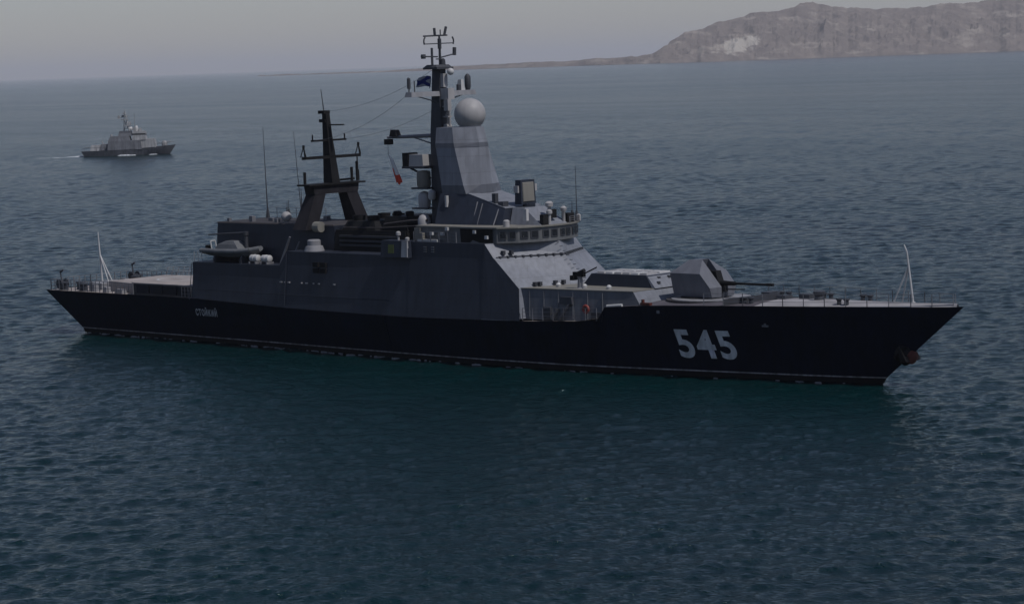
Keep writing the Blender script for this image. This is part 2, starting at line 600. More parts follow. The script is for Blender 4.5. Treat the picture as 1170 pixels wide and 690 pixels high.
def hull_pt(X, s):
    """s: 0 at the waterline, 1 at the deck edge, negative below water (starboard half, y>0 means outward)"""
    yk, zk = lerp_tab(X, DECK)
    xw = x_water(X)
    yw = lerp_tab(xw, WATER)[0]
    if s >= 0:
        return (xw + (X - xw) * s, yw + (yk - yw) * s ** flare_p(X), zk * s)
    return (xw - (X - xw) * 0.25 * -s, yw * (1 + 0.75 * s), 3.6 * s)
def hull_y(x, z):
    """outer half beam of the hull at ship position x, height z (above water)"""
    X = x
    for _ in range(12):
        zk = lerp_tab(X, DECK)[1]
        s = max(0, min(1, z / zk))
        xx = hull_pt(X, s)[0]
        X += (x - xx) * 0.9
    return hull_pt(X, max(0, min(1, z / lerp_tab(X, DECK)[1])))[1]

XS = sorted(set([d[0] for d in DECK] + list(np.linspace(-51.6, 55.1, 72))))
def build_hull():
    lv = [-1.0, -0.6, -0.25]
    up = [0.0, 0.06, 0.2, 0.4, 0.6, 0.8, 1.0]
    mb = MB()
    rings = []
    for X in XS:
        st = [hull_pt(X, s) for s in lv + up]
        ring = [(p[0], -p[1], p[2]) for p in st[::-1]] + [(p[0], p[1], p[2]) for p in st]
        rings.append(ring)
    mb.loft(rings, cap=True, close=False)
    n = len(rings[0])
    mb.f.append(tuple(range(n)))            # transom
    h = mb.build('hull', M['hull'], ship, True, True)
    # boot topping band and the white stripe just above the water, a few mm proud
    def band(name, z0, z1, mat, off):
        def ends(z):
            return (-47 - 4.6 * z / 3.95 if z > 0 else -47 - .2 * z, 47.8 + 7.3 * z / 5.96 if z > 0 else 47.8 + .4 * z)
        for sgn in (-1, 1):
            mb = MB()
            prev = None
            for t in np.linspace(0, 1, 90):
                p = []
                for z in (z0, z1):
                    e0, e1 = ends(z)
                    x = e0 + (e1 - e0) * t
                    p.append((x, sgn * (hull_y(x, z) + off), z))
                if prev:
                    mb.quad(prev[0], p[0], p[1], prev[1])
                prev = p
            yield mb
    for mb in band('s', 0.12, 0.225, None, 0.02):
        mb.build('waterline_stripe', M['stripe'], h)
    for mb in band('b', -0.30, 0.12, None, 0.016):
        mb.build('boot_topping', M['boot'], h)
    # rubbing strake / vertical weld line at mid length
    mb = MB()
    for z0, z1 in ((0.3, 1.4), (1.4, 2.5), (2.5, 3.45)):
        mb.tube((-1.0, -hull_y(-1.0, z0) - .01, z0), (-1.0, -hull_y(-1.0, z1) - .01, z1), 0.05, 0.05, 6)
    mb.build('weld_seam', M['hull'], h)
    return h
hull = build_hull()

def strip(pts_l, pts_r, mat, name, parent=ship, z=0.0, thick=0.06):
    mb = MB()
    rings = []
    for a, b in zip(pts_l, pts_r):
        rings.append([(a[0], a[1], a[2] + z), (b[0], b[1], b[2] + z), (b[0], b[1], b[2] + z - thick), (a[0], a[1], a[2] + z - thick)])
    mb.loft(rings)
    return mb.build(name, mat, parent)

def deck_between(x0, x1, dz, mat, name, n=14, inset=0.02, camber=0.0):
    mb = MB()
    prev = None
    for X in np.linspace(x0, x1, n):
        yk, zk = lerp_tab(X, DECK)
        yk = max(yk - inset, 0.01)
        row = [(X, yk * t, zk + dz + camber * (1 - t * t)) for t in (-1, -0.66, -0.33, 0, 0.33, 0.66, 1)]
        if prev:
            for j in range(6):
                mb.quad(prev[j], row[j], row[j + 1], prev[j + 1])
        prev = row
    return mb.build(name, mat, ship)

deck_between(-51.55, 23.6, -0.05, M['deck'], 'main_deck', 30)
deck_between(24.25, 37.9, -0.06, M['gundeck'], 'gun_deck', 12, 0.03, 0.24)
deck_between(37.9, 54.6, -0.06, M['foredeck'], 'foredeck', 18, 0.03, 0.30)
mb = MB()
mb.quad((23.75, -5.72, 3.98), (23.75, 5.72, 3.98), (24.15, 5.66, 5.15), (24.15, -5.66, 5.15))
mb.build('deck_break', M['side'], ship)

# ---- lettering on the hull side
def letters(txt, x_left, z_base, height, shear, spacing, mat, name, bold=0.02, xscale=1.0, parent=hull):
    cu = bpy.data.curves.new(name, 'FONT')
    cu.body = txt
    cu.size = 1.0
    cu.offset = bold
    cu.shear = 0
    cu.space_character = spacing
    cu.resolution_u = 6
    o = bpy.data.objects.new(name, cu)
    col.objects.link(o)
    dg = bpy.context.evaluated_depsgraph_get()
    me = bpy.data.meshes.new_from_object(o.evaluated_get(dg))
    col.objects.unlink(o)
    bpy.data.objects.remove(o)
    bpy.data.curves.remove(cu)
    me.name = name
    zs = [v.co.y for v in me.vertices]
    xs = [v.co.x for v in me.vertices]
    k = height / (max(zs) - min(zs))
    for v in me.vertices:
        z = z_base + (v.co.y - min(zs)) * k
        x = x_left + (v.co.x - min(xs)) * k * xscale + shear * (z - z_base)
        v.co = (x, -hull_y(x, z) - 0.03, z)
    me.materials.append(mat)
    ob = bpy.data.objects.new(name, me)
    col.objects.link(ob)
    ob.parent = parent
    return ob
letters('545', 30.65, 1.2, 2.4, -0.20, 1.14, M['letter'], 'hull_number', 0.028, 1.04)
letters('СТОЙКИЙ', -28.0, 2.3, .88, 0.22, 1.22, M['letter'], 'name_lettering', 0.03, 0.66)

# ---- superstructure, full-beam lower block with tumblehome
def superblock(name, st, mat, parent=ship):
    """st: list of (X, ztop, zmid) lofted; side leans in up to zmid, then an upright band to ztop"""
    mb = MB()
    rings = []
    for X, zt, zm, yt in st:
        yk, zk = lerp_tab(X, DECK)
        yk -= 0.05
        half = [(yk, zk + 0.01), (yt + 0.06, zm), (yt, zt)]
        rings.append([(X, -y, z) for y, z in half] + [(X, y, z) for y, z in half[::-1]])
    mb.loft(rings)
    return mb.build(name, mat, parent)
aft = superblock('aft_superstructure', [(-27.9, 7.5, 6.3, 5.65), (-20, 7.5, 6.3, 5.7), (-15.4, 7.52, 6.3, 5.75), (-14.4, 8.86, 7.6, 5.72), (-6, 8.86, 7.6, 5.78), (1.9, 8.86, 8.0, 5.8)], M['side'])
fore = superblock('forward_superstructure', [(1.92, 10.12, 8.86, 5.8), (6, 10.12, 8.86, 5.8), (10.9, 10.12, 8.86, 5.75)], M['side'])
# sloping front of the superstructure: side cheek + lit front face
def cheek():
    mb = MB()
    zk = 3.8
    rings = []
    prof = [(10.9, 10.12), (11.9, 8.98), (12.15, 8.8), (15.0, 6.46), (15.35, 3.95)]
    for sgn in (-1, 1):
        def P(x, z, y):
            return (x, sgn * y, z)
        yk = [5.75, 5.81, 5.83, 6.03, 6.45]
        top = [P(x, z, y) for (x, z), y in zip(prof, yk)]
        base = [P(x, 3.72, lerp_tab(x, DECK)[0] - 0.05) for x, z in prof]
        for i in range(len(prof) - 1):
            mb.quad(top[i], top[i + 1], base[i + 1], base[i])
        side = top
        if sgn < 0:
            left = top
        else:
            right = top
    def mid(i):
        a, b = left[i], right[i]
        return (a[0] + (3.4, 2.9, 2.85, 2.6, 2.3)[i], 0, a[2] + 0.02)
    for i in range(len(prof) - 1):
        mb.quad(left[i], left[i + 1], mid(i + 1), mid(i))
        mb.quad(mid(i), mid(i + 1), right[i + 1], right[i])
    mb.quad(left[0], mid(0), right[0])
    mb.quad(left[4], right[4], mid(4))
    return mb
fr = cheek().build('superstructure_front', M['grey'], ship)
# flush cheek panels a few mm proud, in the grey darkened for shade
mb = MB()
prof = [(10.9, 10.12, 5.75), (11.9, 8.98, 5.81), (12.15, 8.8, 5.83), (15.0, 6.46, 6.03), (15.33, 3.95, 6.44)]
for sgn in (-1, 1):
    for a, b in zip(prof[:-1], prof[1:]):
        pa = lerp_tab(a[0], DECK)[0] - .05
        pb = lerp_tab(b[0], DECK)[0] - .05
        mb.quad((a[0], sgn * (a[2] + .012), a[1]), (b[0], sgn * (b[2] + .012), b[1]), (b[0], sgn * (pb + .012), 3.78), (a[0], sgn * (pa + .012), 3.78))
mb.build('cheek_shade_plate', M['side'], fr)
# grab rail with clips running across the front, and a rung ladder down its middle
mb = MB()
for a, b in (((12.08, -5.6, 8.98), (14.98, 0, 9.0)), ((14.98, 0, 9.0), (12.08, 5.6, 8.98))):
    mb.tube(a, b, 0.045)
    for i in range(9):
        t = (i + .5) / 9
        p = [a[k] + (b[k] - a[k]) * t for k in range(3)]
        mb.box(p[0] - .12, p[0] + .1, p[1] - .1, p[1] + .1, p[2] - .16, p[2] + .08)
mb.build('grab_rail', M['dark'], fr)
mb = MB()
for i in range(10):
    t = i / 9
    x, z = 14.25 + 3.35 * t, 10.0 - 3.4 * t
    mb.tube((x + .14, -.45, z), (x + .14, -.1, z), 0.03)
mb.build('ladder_rung', M['dark'], fr)
mb = MB()
for (x, y, z) in ((12.1, -4.9, 9.3), (12.5, -4.3, 9.3), (15.4, -4.6, 6.7), (15.6, -4.2, 6.7), (16.2, -2.9, 6.72), (16.5, -2.2, 6.72)):
    mb.box(x, x + .3, y - .15, y + .15, z - .12, z + .22)
mb.build('front_fitting', M['dark'], fr)

# long side details
mb = MB()
for k in range(2):
    for j in range(2):
        x0 = -10.6 + k * 1.0
        z0 = 7.0 + j * .55
        mb.box(x0, x0 + .72, -6.02, -5.80, z0, z0 + .42)
mb.build('side_vent', M['black'], aft)
mb = MB()
for x, w in ((-15.1, .3), (-14.5, .12), (-14.0, .25), (-12.2, .12), (-11.6, .28), (-10.6, .14), (-9.9, .2), (-7.9, .26)):
    mb.box(x, x + w, -6.10, -5.95, 5.97, 6.08)
mb.build('side_lamp', M['dome'], aft)
mb = MB()
for x0 in (3.6, 4.55):
    for z in (9.25, 9.45, 9.65):
        mb.box(x0, x0 + .35, -5.87, -5.78, z, z + .09)
mb.build('louvre', M['metal'], fore)
mb = MB()       # long fender rail along the tumblehome side
mb.path([(-27.5, -6.06, 5.0), (-14, -6.14, 4.9), (0, -6.3, 4.9)], 0.03)
for x in (-27.95, -14.4, 1.95):
    mb.tube((x + .06, -5.76, 8.7 if x > -20 else 7.4), (x + .06, -6.3, 3.9), 0.035)
mb.build('side_rail', M['side'], aft)

# sponson with emblem and white corner post
sp = MB().box(-1.3, 2.15, -6.35, -5.0, 8.72, 10.2, .1, .1, .1, 0).build('sponson', M['side'], ship)
MB().box(-0.35, 0.35, -6.345, -6.28, 9.1, 9.85, 0, 0, 0.045, 0).build('emblem', M['olive'], sp)
MB().box(1.35, 2.12, -6.42, -6.2, 8.78, 10.2, .05, .05, .09, 0).build('corner_plate', M['patrol_light'], sp)
MB().lathe((.4, -5.7, 10.2), [(.1, 0), (.1, .4), (.22, .45), (.22, .7), (.1, .8)], 12).build('searchlight', M['dome'], sp, True)
MB().lathe((1.5, -5.7, 10.2), [(.18, 0), (.2, .22), (.1, .3)], 12).build('lamp', M['dome'], sp, True)

# ---- hangar / funnel block
hg = MB().box(-27.2, -10.5, -3.3, 3.3, 7.5, 11.1, .35, 0, .1, .1).build('hangar', M['side'], ship)
MB().box(-27.26, -10.6, -3.22, 3.22, 11.1, 11.2, .45, .1, 0.08, 0.08).build('hangar_roof', M['darkdeck'], hg)
MB().box(-27.24, -27.15, -2.6, 2.6, 7.5, 10.7, .32, -.3).build('hangar_door', M['dark'], hg)
mb = MB()
for x, y, h, w in ((-25.8, -2.9, .35, .3), (-23.2, -2.4, .55, .45), (-22, -1, .3, .6), (-19.5, -2.5, .35, .4), (-17.0, 1.5, .4, .5), (-20.5, 2.2, .5, .6)):
    mb.box(x, x + w, y, y + w, 11.2, 11.2 + h)
mb.build('roof_vent', M['metal'], hg)
mb = MB()
for x in np.arange(-26.6, -18, 1.4):
    mb.tube((x, 3.0, 11.2), (x, 3.0, 12.2), .03)
mb.path([(-26.6, 3.0, 12.2), (-18.2, 3.0, 12.2)], .02)
mb.path([(-26.6, 3.0, 11.7), (-18.2, 3.0, 11.7)], .02)
mb.build('roof_rail', M['metal'], hg)
fn = MB().box(-10.45, -1.0, -3.4, 3.4, 8.86, 10.75, .1, .3, .25, .25).build('funnel_casing', M['black'], ship)
mb = MB()
mb.box(-9.8, -5.4, -2.9, 2.9, 10.75, 11.55, .4, .5, .4, .4)
mb.box(-5.0, -1.6, -2.6, 2.6, 10.75, 12.0, .3, .4, .4, .4)
mb.build('funnel_uptake', M['black'], fn)
mb = MB()
for x, y in ((-8.8, -1.6), (-8.8, 1.6), (-6.9, -1.6), (-6.9, 1.6)):
    mb.lathe((x, y, 11.5), [(.55, 0), (.6, .5), (.45, .5), (.4, .1)], 14)
for x in (-4.2, -2.6):
    mb.lathe((x, -1.2, 11.95), [(.35, 0), (.42, .35), (.3, .5)], 12)
mb.build('exhaust_pipe', M['black'], fn)
mb = MB()
for z in (9.3, 9.7, 10.1):
    mb.box(-9.6, -2, -3.47, -3.2, z, z + .2, 0, 0, -.03, 0)
mb.build('funnel_louvre', M['dark'], fn)
mb = MB()
mb.path([(-4.5, -2.6, 11.3), (-1.0, -2.6, 11.7), (.8, -2.4, 11.75)], .12)
mb.path([(-9.5, -3.0, 10.95), (-4.5, -3.0, 11.0), (.5, -3.0, 11.3)], .07)
mb.build('pipe_run', M['darkdeck'], fn)

def rail(name, pts, h=1.0, step=1.5, parent=ship, mat='metal', r=0.036, wires=(0.35, 0.68, 1.0)):
    mb = MB()
    for a, b in zip(pts[:-1], pts[1:]):
        a, b = Vector(a), Vector(b)
        n = max(1, int(round((b - a).length / step)))
        for i in range(n + 1):
            p = a.lerp(b, i / n)
            mb.tube(p, p + Vector((0, 0, h)), r * 1.2, r, 5)
        for w in wires:
            mb.tube(a + Vector((0, 0, h * w)), b + Vector((0, 0, h * w)), r * .6, None, 4)
    return mb.build(name, M[mat], parent)

# ---- boat deck gear
MB().lathe((-11.8, -4.6, 8.87), [(.95, 0), (.8, .45), (.62, .5), (.62, .95), (.5, 1.05)], 18).build('ventilator', M['yard'], ship, True)
dv = MB()
dv.tube((-15.7, -5.3, 7.5), (-14.4, -5.2, 10.15), .17, .1)
dv.tube((-15.7, -4.0, 7.5), (-14.4, -4.0, 9.6), .15, .1)
dv.build('davit_arm', M['metal'], ship)
cr = MB()
cr.lathe((-21.9, -4.0, 7.5), [(.22, 0), (.18, 2.5), (.24, 2.55), (.24, 2.9)], 12)
cr.tube((-21.9, -4.0, 10.3), (-26.2, -5.0, 10.1), .1, .06)
cr.build('deck_crane', M['dark'], ship)
cd = MB()
for x in (-25.2, -21.4):
    cd.prism([(-5.4, 7.5), (-3.4, 7.5), (-3.4, 7.9), (-3.7, 8.35), (-4.4, 7.8), (-5.1, 8.35), (-5.4, 7.9)], 'x', x, x + .25)
cd.build('boat_cradle', M['dark'], ship)
rail('boat_deck_rail', [(-27.7, -5.6, 7.5), (-26.6, -5.6, 7.5)], 1.0, .6, mat='white')
MB().ball((-18.1, -2.2, 11.75), .5, 16).lathe((-18.1, -2.2, 11.2), [(.22, 0), (.22, .2)], 10).build('satellite_dome', M['dome'], hg, True)

# ---- boat in its cradle (a thing of its own)
bt = thing('rigid_boat', 'grey inflatable launch with canopy stowed on the aft boat deck', 'boat', (-23.3, -4.4, 7.95))
def boat_hull():
    rings = []
    for x, w, d, z in ((-3.7, 1.0, .35, .55), (-2, 1.05, .55, .5), (0, 1.05, .6, .5), (2, .9, .55, .55), (3.2, .55, .4, .68), (3.8, .12, .15, .8)):
        rings.append([(x, -w, z), (x, -w * .75, z - d * .6), (x, 0, z - d * 1.05), (x, w * .75, z - d * .6), (x, w, z), (x, 0, z + .05)])
    return MB().loft(rings)
boat_hull().build('hull', M['rubber'], bt, True)
mb = MB()
for s in (-1, 1):
    pts = [(-3.6, s * 1.0, .65), (-1, s * 1.08, .62), (1.5, s * 1.0, .66), (3, s * .62, .8), (3.75, s * .08, .95)]
    for a, b in zip(pts[:-1], pts[1:]):
        mb.tube(a, b, .24, .24, 10)
mb.build('tube', M['rubber'], bt, True)
MB().loft([[(-1.9, -.8, .7), (1.6, -.75, .7), (1.6, .75, .7), (-1.9, .8, .7)], [(-1.6, -.65, 1.25), (1.0, -.6, 1.25), (1.0, .6, 1.25), (-1.6, .65, 1.25)], [(-.6, -.4, 1.6), (.5, -.4, 1.6), (.5, .4, 1.6), (-.6, .4, 1.6)]]).build('canopy', M['rubber'], bt)
MB().tube((-2.9, -.2, .5), (-3.1, -.2, 1.5), .06).tube((-2.9, .4, .5), (-3.1, .4, 1.5), .06).tube((-3.1, -.2, 1.5), (-3.1, .4, 1.5), .06).build('roll_bar', M['white'], bt)
MB().box(-3.95, -3.5, -.25, .25, .3, 1.1, .1, 0, .05, .05).build('outboard_motor', M['black'], bt)

# ---- liferaft canisters (things)
def canister(x, label):
    t = thing('liferaft_canister', label, 'life raft', (x, -5.0, 7.52), 0, 'white liferaft canisters on the boat deck')
    MB().lathe((-.55, 0, .5), [(.24, 0), (.34, .08), (.34, .5), (.37, .52), (.37, .58), (.34, .6), (.34, 1.02), (.24, 1.1)], 18, (1, 0, 0)).build('shell', M['white'], t, True)
    MB().box(-.5, -.35, -.45, .45, 0, .2).box(.35, .5, -.45, .45, 0, .2).build('stand', M['metal'], t)
    return t
canister(-19.6, 'white liferaft canister lying next to the grey launch on the boat deck')
canister(-18.0, 'white liferaft canister nearer the slanted davit arm on the boat deck')

# ---- helideck and stern
hd = MB()
pts = [(-28.0, 5.35), (-37.4, 5.35), (-38.2, 4.9)]
poly = [(x, -y) for x, y in pts] + [(x, y) for x, y in pts[::-1]]
hd.prism(poly, 'z', 3.98, 5.06)
helideck = hd.build('helideck', M['dark'], ship)
MB().prism([(x * 1.0, y * 1.02) for x, y in poly], 'z', 5.065, 5.16).build('flight_surface', M['deck'], helideck)
mb = MB()
for k in range(28):
    a0, a1 = 2 * math.pi * k / 28, 2 * math.pi * (k + 1) / 28
    f2 = lambda a, r: (-36 + r * math.cos(a), r * math.sin(a), 5.168)
    mb.quad(f2(a0, 2.6), f2(a1, 2.6), f2(a1, 2.85), f2(a0, 2.85))
mb.quad((-38.0, -.1, 5.168), (-28.2, -.1, 5.168), (-28.2, .1, 5.168), (-38.0, .1, 5.168))
mb.build('deck_marking', M['white'], helideck)
lowp = [(-38.25, -4.5), (-43.6, -3.6), (-43.6, 3.6), (-38.25, 4.5)]
MB().prism(lowp, 'z', 3.97, 4.95).build('aft_platform', M['deck'], ship)
# safety nets, port and starboard
def net(name, a, b, out, n):
    mb = MB()
    a, b = Vector(a), Vector(b)
    for i in range(n + 1):
        p = a.lerp(b, i / n)
        mb.tube(p, p + Vector(out), .035)
    for t in (0.3, .65, 1.0):
        mb.tube(a + Vector(out) * t, b + Vector(out) * t, .02, None, 4)
    mb.build(name, M['metal'], helideck)
net('safety_net', (-28.2, 5.45, 5.1), (-37.6, 5.45, 5.1), (0, .25, 1.05), 12)
net('safety_net', (-38.4, 4.6, 4.9), (-43.4, 3.7, 4.9), (0, .3, .9), 7)
rail('stern_rail', [(-28.1, -5.85, 4.0), (-29.6, -5.8, 4.0)], 1.05, .5)
rail('stern_rail', [(-37.2, -5.65, 4.0), (-44, -5.5, 4.0), (-50.9, -5.3, 3.95)], 1.1, .7, r=.045)
rail('stern_rail', [(-50.9, -5.3, 3.95), (-51.2, 0, 3.95), (-50.9, 5.3, 3.95)], 1.1, .8, r=.045)
rail('stern_rail', [(-50.9, 5.3, 3.95), (-44, 5.5, 4.0), (-38, 5.65, 4.0)], 1.1, .8, r=.045)
mb = MB()
for x, y in ((-49.9, -4.6), (-48.5, -3.6), (-49.6, 4.6), (-48.4, 3.4), (-46.6, -4.7), (-46.4, 4.5)):
    mb.lathe((x, y, 3.95), [(.34, 0), (.22, .1), (.22, .6), (.32, .66), (.32, .78)], 12)
    mb.lathe((x + .6, y, 3.95), [(.34, 0), (.22, .1), (.22, .6), (.32, .66), (.32, .78)], 12)
mb.build('bollard', M['dark'], ship, True)
mb = MB()
for y in (-4.6, 4.7):
    for e in (-.45, .4):
        mb.lathe((-49.9, y + e, 4.55), [(.5, 0), (.5, .06)], 14, (0, 1, 0))
    mb.lathe((-49.9, y - .45, 4.55), [(.22, 0), (.22, .9)], 12, (0, 1, 0))
    mb.box(-50.1, -49.7, y - .3, y + .3, 3.95, 4.5)
    mb.tube((-49.9, y, 4.5), (-50.2, y, 5.75), .07)
    mb.tube((-50.2, y, 5.75), (-49.8, y + .1, 5.95), .11)
mb.build('mooring_reel', M['dark'], ship)
mb = MB()
mb.box(-49.4, -47.9, -1.6, 1.6, 3.92, 4.45)
mb.box(-46.9, -45.3, -3.2, -1.6, 3.92, 4.6)
mb.box(-46.9, -45.3, 1.4, 3.2, 3.92, 4.6)
for x, y, w, h in ((-45.2, -4.6, .9, .7), (-44.6, 4.4, .8, .9), (-48.6, 2.2, .7, .6), (-42.6, -4.9, .6, .55), (-40.6, -5.0, 1.2, .4), (-47.4, -4.2, .6, .5)):
    mb.box(x, x + w, y - .3, y + .3, 3.96, 3.96 + h, .04, .04, .04, .04)
mb.build('stern_locker', M['yard'], ship)
fs = MB()
fs.tube((-49.25, 0, 4.4), (-49.6, 0, 9.5), .11, .05)
fs.tube((-47.9, .25, 4.4), (-49.45, 0, 7.2), .06)
fs.tube((-47.9, -.25, 4.4), (-49.45, 0, 7.2), .05)
fs.build('ensign_staff', M['white'], ship)
mb = MB()
for k in range(4):
    mb.box(-36.8 + k * 2.1, -34.95 + k * 2.1, -5.53, -5.42, 4.15, 4.95)
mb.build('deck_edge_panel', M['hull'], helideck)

# ---- bridge
def bridge_ring(off, z):
    p = [(1.95, 4.95), (9.0, 5.2), (11.7, 5.05), (13.1, 3.85), (14.0, 1.95), (14.35, 0)]
    o = []
    for x, y in p:
        k = off
        o.append((x + (k if x > 9.5 else 0), y + k * (1 if y > .5 else 0)))
    ring = [(x, -y, z) for x, y in o] + [(x, y, z) for x, y in o[::-1][1:]]
    return ring
br = MB().loft([bridge_ring(0, 10.12), bridge_ring(0, 11.38)]).build('bridge', M['bridge'], ship)
MB().loft([bridge_ring(.14, 11.382), bridge_ring(.14, 11.5)]).build('bridge_roof', M['tan'], br)
# windows
front = [(11.78, -5.12), (13.18, -3.92), (14.09, -2.0), (14.45, 0), (14.09, 2.0), (13.18, 3.92), (11.78, 5.12)]
for (a, b) in zip(front[:-1], front[1:]):
    a, b = Vector((*a, 0)), Vector((*b, 0))
    d = (b - a)
    nrm = Vector((d.y, -d.x, 0)).normalized()
    for t0, t1 in ((.10, .45), (.55, .90)):
        p, q = a + d * t0, a + d * t1
        def W(P, z, e):
            k = -0.06
            return P + nrm * (k + e) + Vector((0, 0, z))
        fr_ = MB()
        fr_.loft([[W(p, 10.48, .0), W(q, 10.48, .0), W(q, 11.14, .0), W(p, 11.14, .0)], [W(p, 10.48, .035), W(q, 10.48, .035), W(q, 11.14, .035), W(p, 11.14, .035)]])
        w = fr_.build('window', M['dark'], br)
        p2, q2 = a + d * (t0 + .04), a + d * (t1 - .04)
        MB().loft([[W(p2, 10.55, .03), W(q2, 10.55, .03), W(q2, 11.08, .03), W(p2, 11.08, .03)], [W(p2, 10.55, .045), W(q2, 10.55, .045), W(q2, 11.08, .045), W(p2, 11.08, .045)]]).build('window_pane', M['glass'], br)
# flat black panels paint the shade of the open bridge wing bays
for sgn in (-1, 1):
    MB().loft([[(7.6, sgn * 5.2, 10.16), (11.3, sgn * 5.1, 10.16), (11.3, sgn * 5.2, 11.34), (7.6, sgn * 5.27, 11.34)], [(7.6, sgn * 5.215, 10.16), (11.3, sgn * 5.115, 10.16), (11.3, sgn * 5.24, 11.34), (7.6, sgn * 5.3, 11.34)]]).build('wing_bay_shade', M['black'], br)
mb = MB()
for x, z in ((9.2, 10.95), (5.3, 10.7), (4.0, 10.7), (5.9, 11.15), (10.6, 10.5)):
    mb.box(x, x + .3, -5.42, -5.1, z, z + .28)
mb.build('wing_lamp', M['white'], br)
rail('bridge_deck_rail', [(2.3, -5.7, 10.13), (7.5, -5.7, 10.13)], .9, 1.0)
mb = MB()
mb.box(2.6, 5.0, -5.55, -5.3, 10.14, 10.34)
mb.build('deck_locker', M['white'], ship)
mb = MB()
mb.box(1.9, 2.6, -5.2, -4.9, 10.14, 11.3)
mb.box(2.7, 3.2, -5.5, -5.2, 10.14, 10.9)
mb.build('signal_locker', M['tan'], br)

# ---- tower: lower house with sloping roof, faceted upper body
lt = MB()
low = [(2.6, -3.3), (6.6, -3.25), (10.3, -2.85), (10.3, 2.85), (6.6, 3.25), (2.6, 3.3)]
lt.loft([[(x, y, 11.5) for x, y in low],
         [(2.7, -2.6, 14.15), (5.75, -2.15, 14.1), (10.2, -2.3, 12.9), (10.2, 2.3, 12.9), (5.75, 2.15, 14.1), (2.7, 2.6, 14.15)]])
tower = lt.build('tower_base', M['side'], ship)
# sloping roof plate of the lower house, its sunlight painted as paler grey
MB().loft([[(5.7, -2.16, 14.13), (10.25, -2.32, 12.92), (10.25, 2.32, 12.92), (5.7, 2.16, 14.13)],
           [(5.7, -2.16, 14.19), (10.25, -2.32, 12.98), (10.25, 2.32, 12.98), (5.7, 2.16, 14.19)]]).build('sloping_roof', M['grey'], tower)
def tring(z, xa, xs, xf, ys, yf):
    return [(xa, -ys, z), (xs, -ys, z), (xf, -yf, z), (xf, yf, z), (xs, ys, z), (xa, ys, z)]
T = [(14.12, 2.7, 5.55, 6.0, 2.25, .75), (14.9, 2.6, 5.3, 5.95, 2.3, .7), (18.15, 1.95, 4.25, 5.75, 2.15, .6), (18.6, 1.85, 4.1, 5.7, 2.1, .55), (19.95, 1.8, 3.75, 5.35, 1.85, .5)]
ut = MB().loft([tring(*t) for t in T]).build('tower', M['grey'], ship)
for k, (z0, z1) in enumerate(((14.13, 14.88), (18.2, 18.58))):
    def at(z):
        zs = [t[0] for t in T]
        a = [float(np.interp(z, zs, [t[i] for t in T])) for i in range(1, 6)]
        return tring(z, a[0] - .02, a[1] + .015, a[2] + .02, a[3] + .02, a[4] + .02)
    MB().loft([at(z0), at(z1)]).build('belt', M['belt'], ut)
mb = MB()
mb.box(3.55, 3.75, -2.9, -2.62, 13.0, 14.0)
mb.build('marker_plate', M['white'], tower)
mb = MB()
for x in (7.0, 7.6, 9.5):
    mb.tube((x, -3.1, 11.5), (x, -2.35, 13.6 - (x - 6.5) * .25), .06)
mb.build('tower_pipe', M['metal'], tower)
mb = MB()
mb.box(8.6, 9.0, -2.2, -1.8, 13.2, 14.2)
mb.box(9.3, 9.9, -2.2, -1.5, 13.0, 13.5)
mb.build('roof_sensor', M['dark'], tower)
MB().ball((4.2, 0, 21.06), 1.40, 36).lathe((4.2, 0, 19.95), [(.95, 0), (.95, .2)], 24).build('radome', M['dome'], ship, True)

# ---- main mast
mm = MB()
mm.loft([[(-.1, -.9, 11.0), (2.7, -.9, 11.0), (2.7, .9, 11.0), (-.1, .9, 11.0)],
         [(-.2, -.6, 19.4), (1.15, -.6, 19.4), (1.15, .6, 19.4), (-.2, .6, 19.4)],
         [(0, -.5, 22.6), (1.0, -.5, 22.6), (1.0, .5, 22.6), (0, .5, 22.6)],
         [(.1, -.4, 25.1), (1.0, -.4, 25.1), (1.0, .4, 25.1), (.1, .4, 25.1)]])
mast = mm.build('main_mast', M['dark'], ship)
mb = MB()
mb.box(1.02, 2.0, -.4, .4, 22.4, 23.4)
mb.box(1.02, 1.4, -.35, .2, 23.5, 24.7)
mb.box(1.55, 2.05, -.55, -.1, 21.4, 22.4)
for z in (19.9, 20.8, 21.7):
    mb.box(1.05, 1.75, -.25, .25, z, z + .12)
mb.tube((1.7, 0, 19.4), (1.7, 0, 22.4), .08)
mb.tube((1.1, 0, 19.9), (1.7, 0, 20.8), .06)
mb.tube((1.1, 0, 20.8), (1.7, 0, 21.7), .06)
mb.box(1.2, 1.8, -.3, .3, 19.5, 20.2, 0, .2)
mb.build('mast_bracket', M['dome'], mast)
mb = MB()
mb.box(.2, 1.1, -4.1, -.5, 22.72, 23.15, .1, .1, .1, 0)
mb.box(.2, 1.3, .5, 4.0, 22.72, 23.15, .1, .1, 0, .1)
for y0, y1 in ((-4.0, -.5), (.5, 3.9)):
    mb.tube((.65, y0, 23.0), (.65, y1, 22.2 if abs(y1) < 1 else 23.0), .05)
    mb.tube((.65, y0, 23.0 if abs(y0) > 1 else 22.2), (.65, y1, 23.0 if abs(y1) > 1 else 22.2), .05)
mb.build('yardarm', M['yard'], mast)
mb = MB()
mb.lathe((.6, -3.9, 23.15), [(.06, 0), (.06, .3), (.16, .32), (.16, 1.2), (.05, 1.3)], 10)
mb.lathe((.6, -3.2, 23.15), [(.05, 0), (.05, 1.0)], 8)
mb.lathe((.8, 3.4, 23.15), [(.2, 0), (.28, .3), (.28, 1.2), (.1, 1.45)], 12)
mb.lathe((.8, 2.2, 23.15), [(.2, 0), (.2, .5), (.1, .6)], 12)
mb.build('yard_antenna', M['dark'], mast, True)
MB().ball((1.9, .1, 24.85), .32, 14).build('mast_light', M['white'], mast, True)
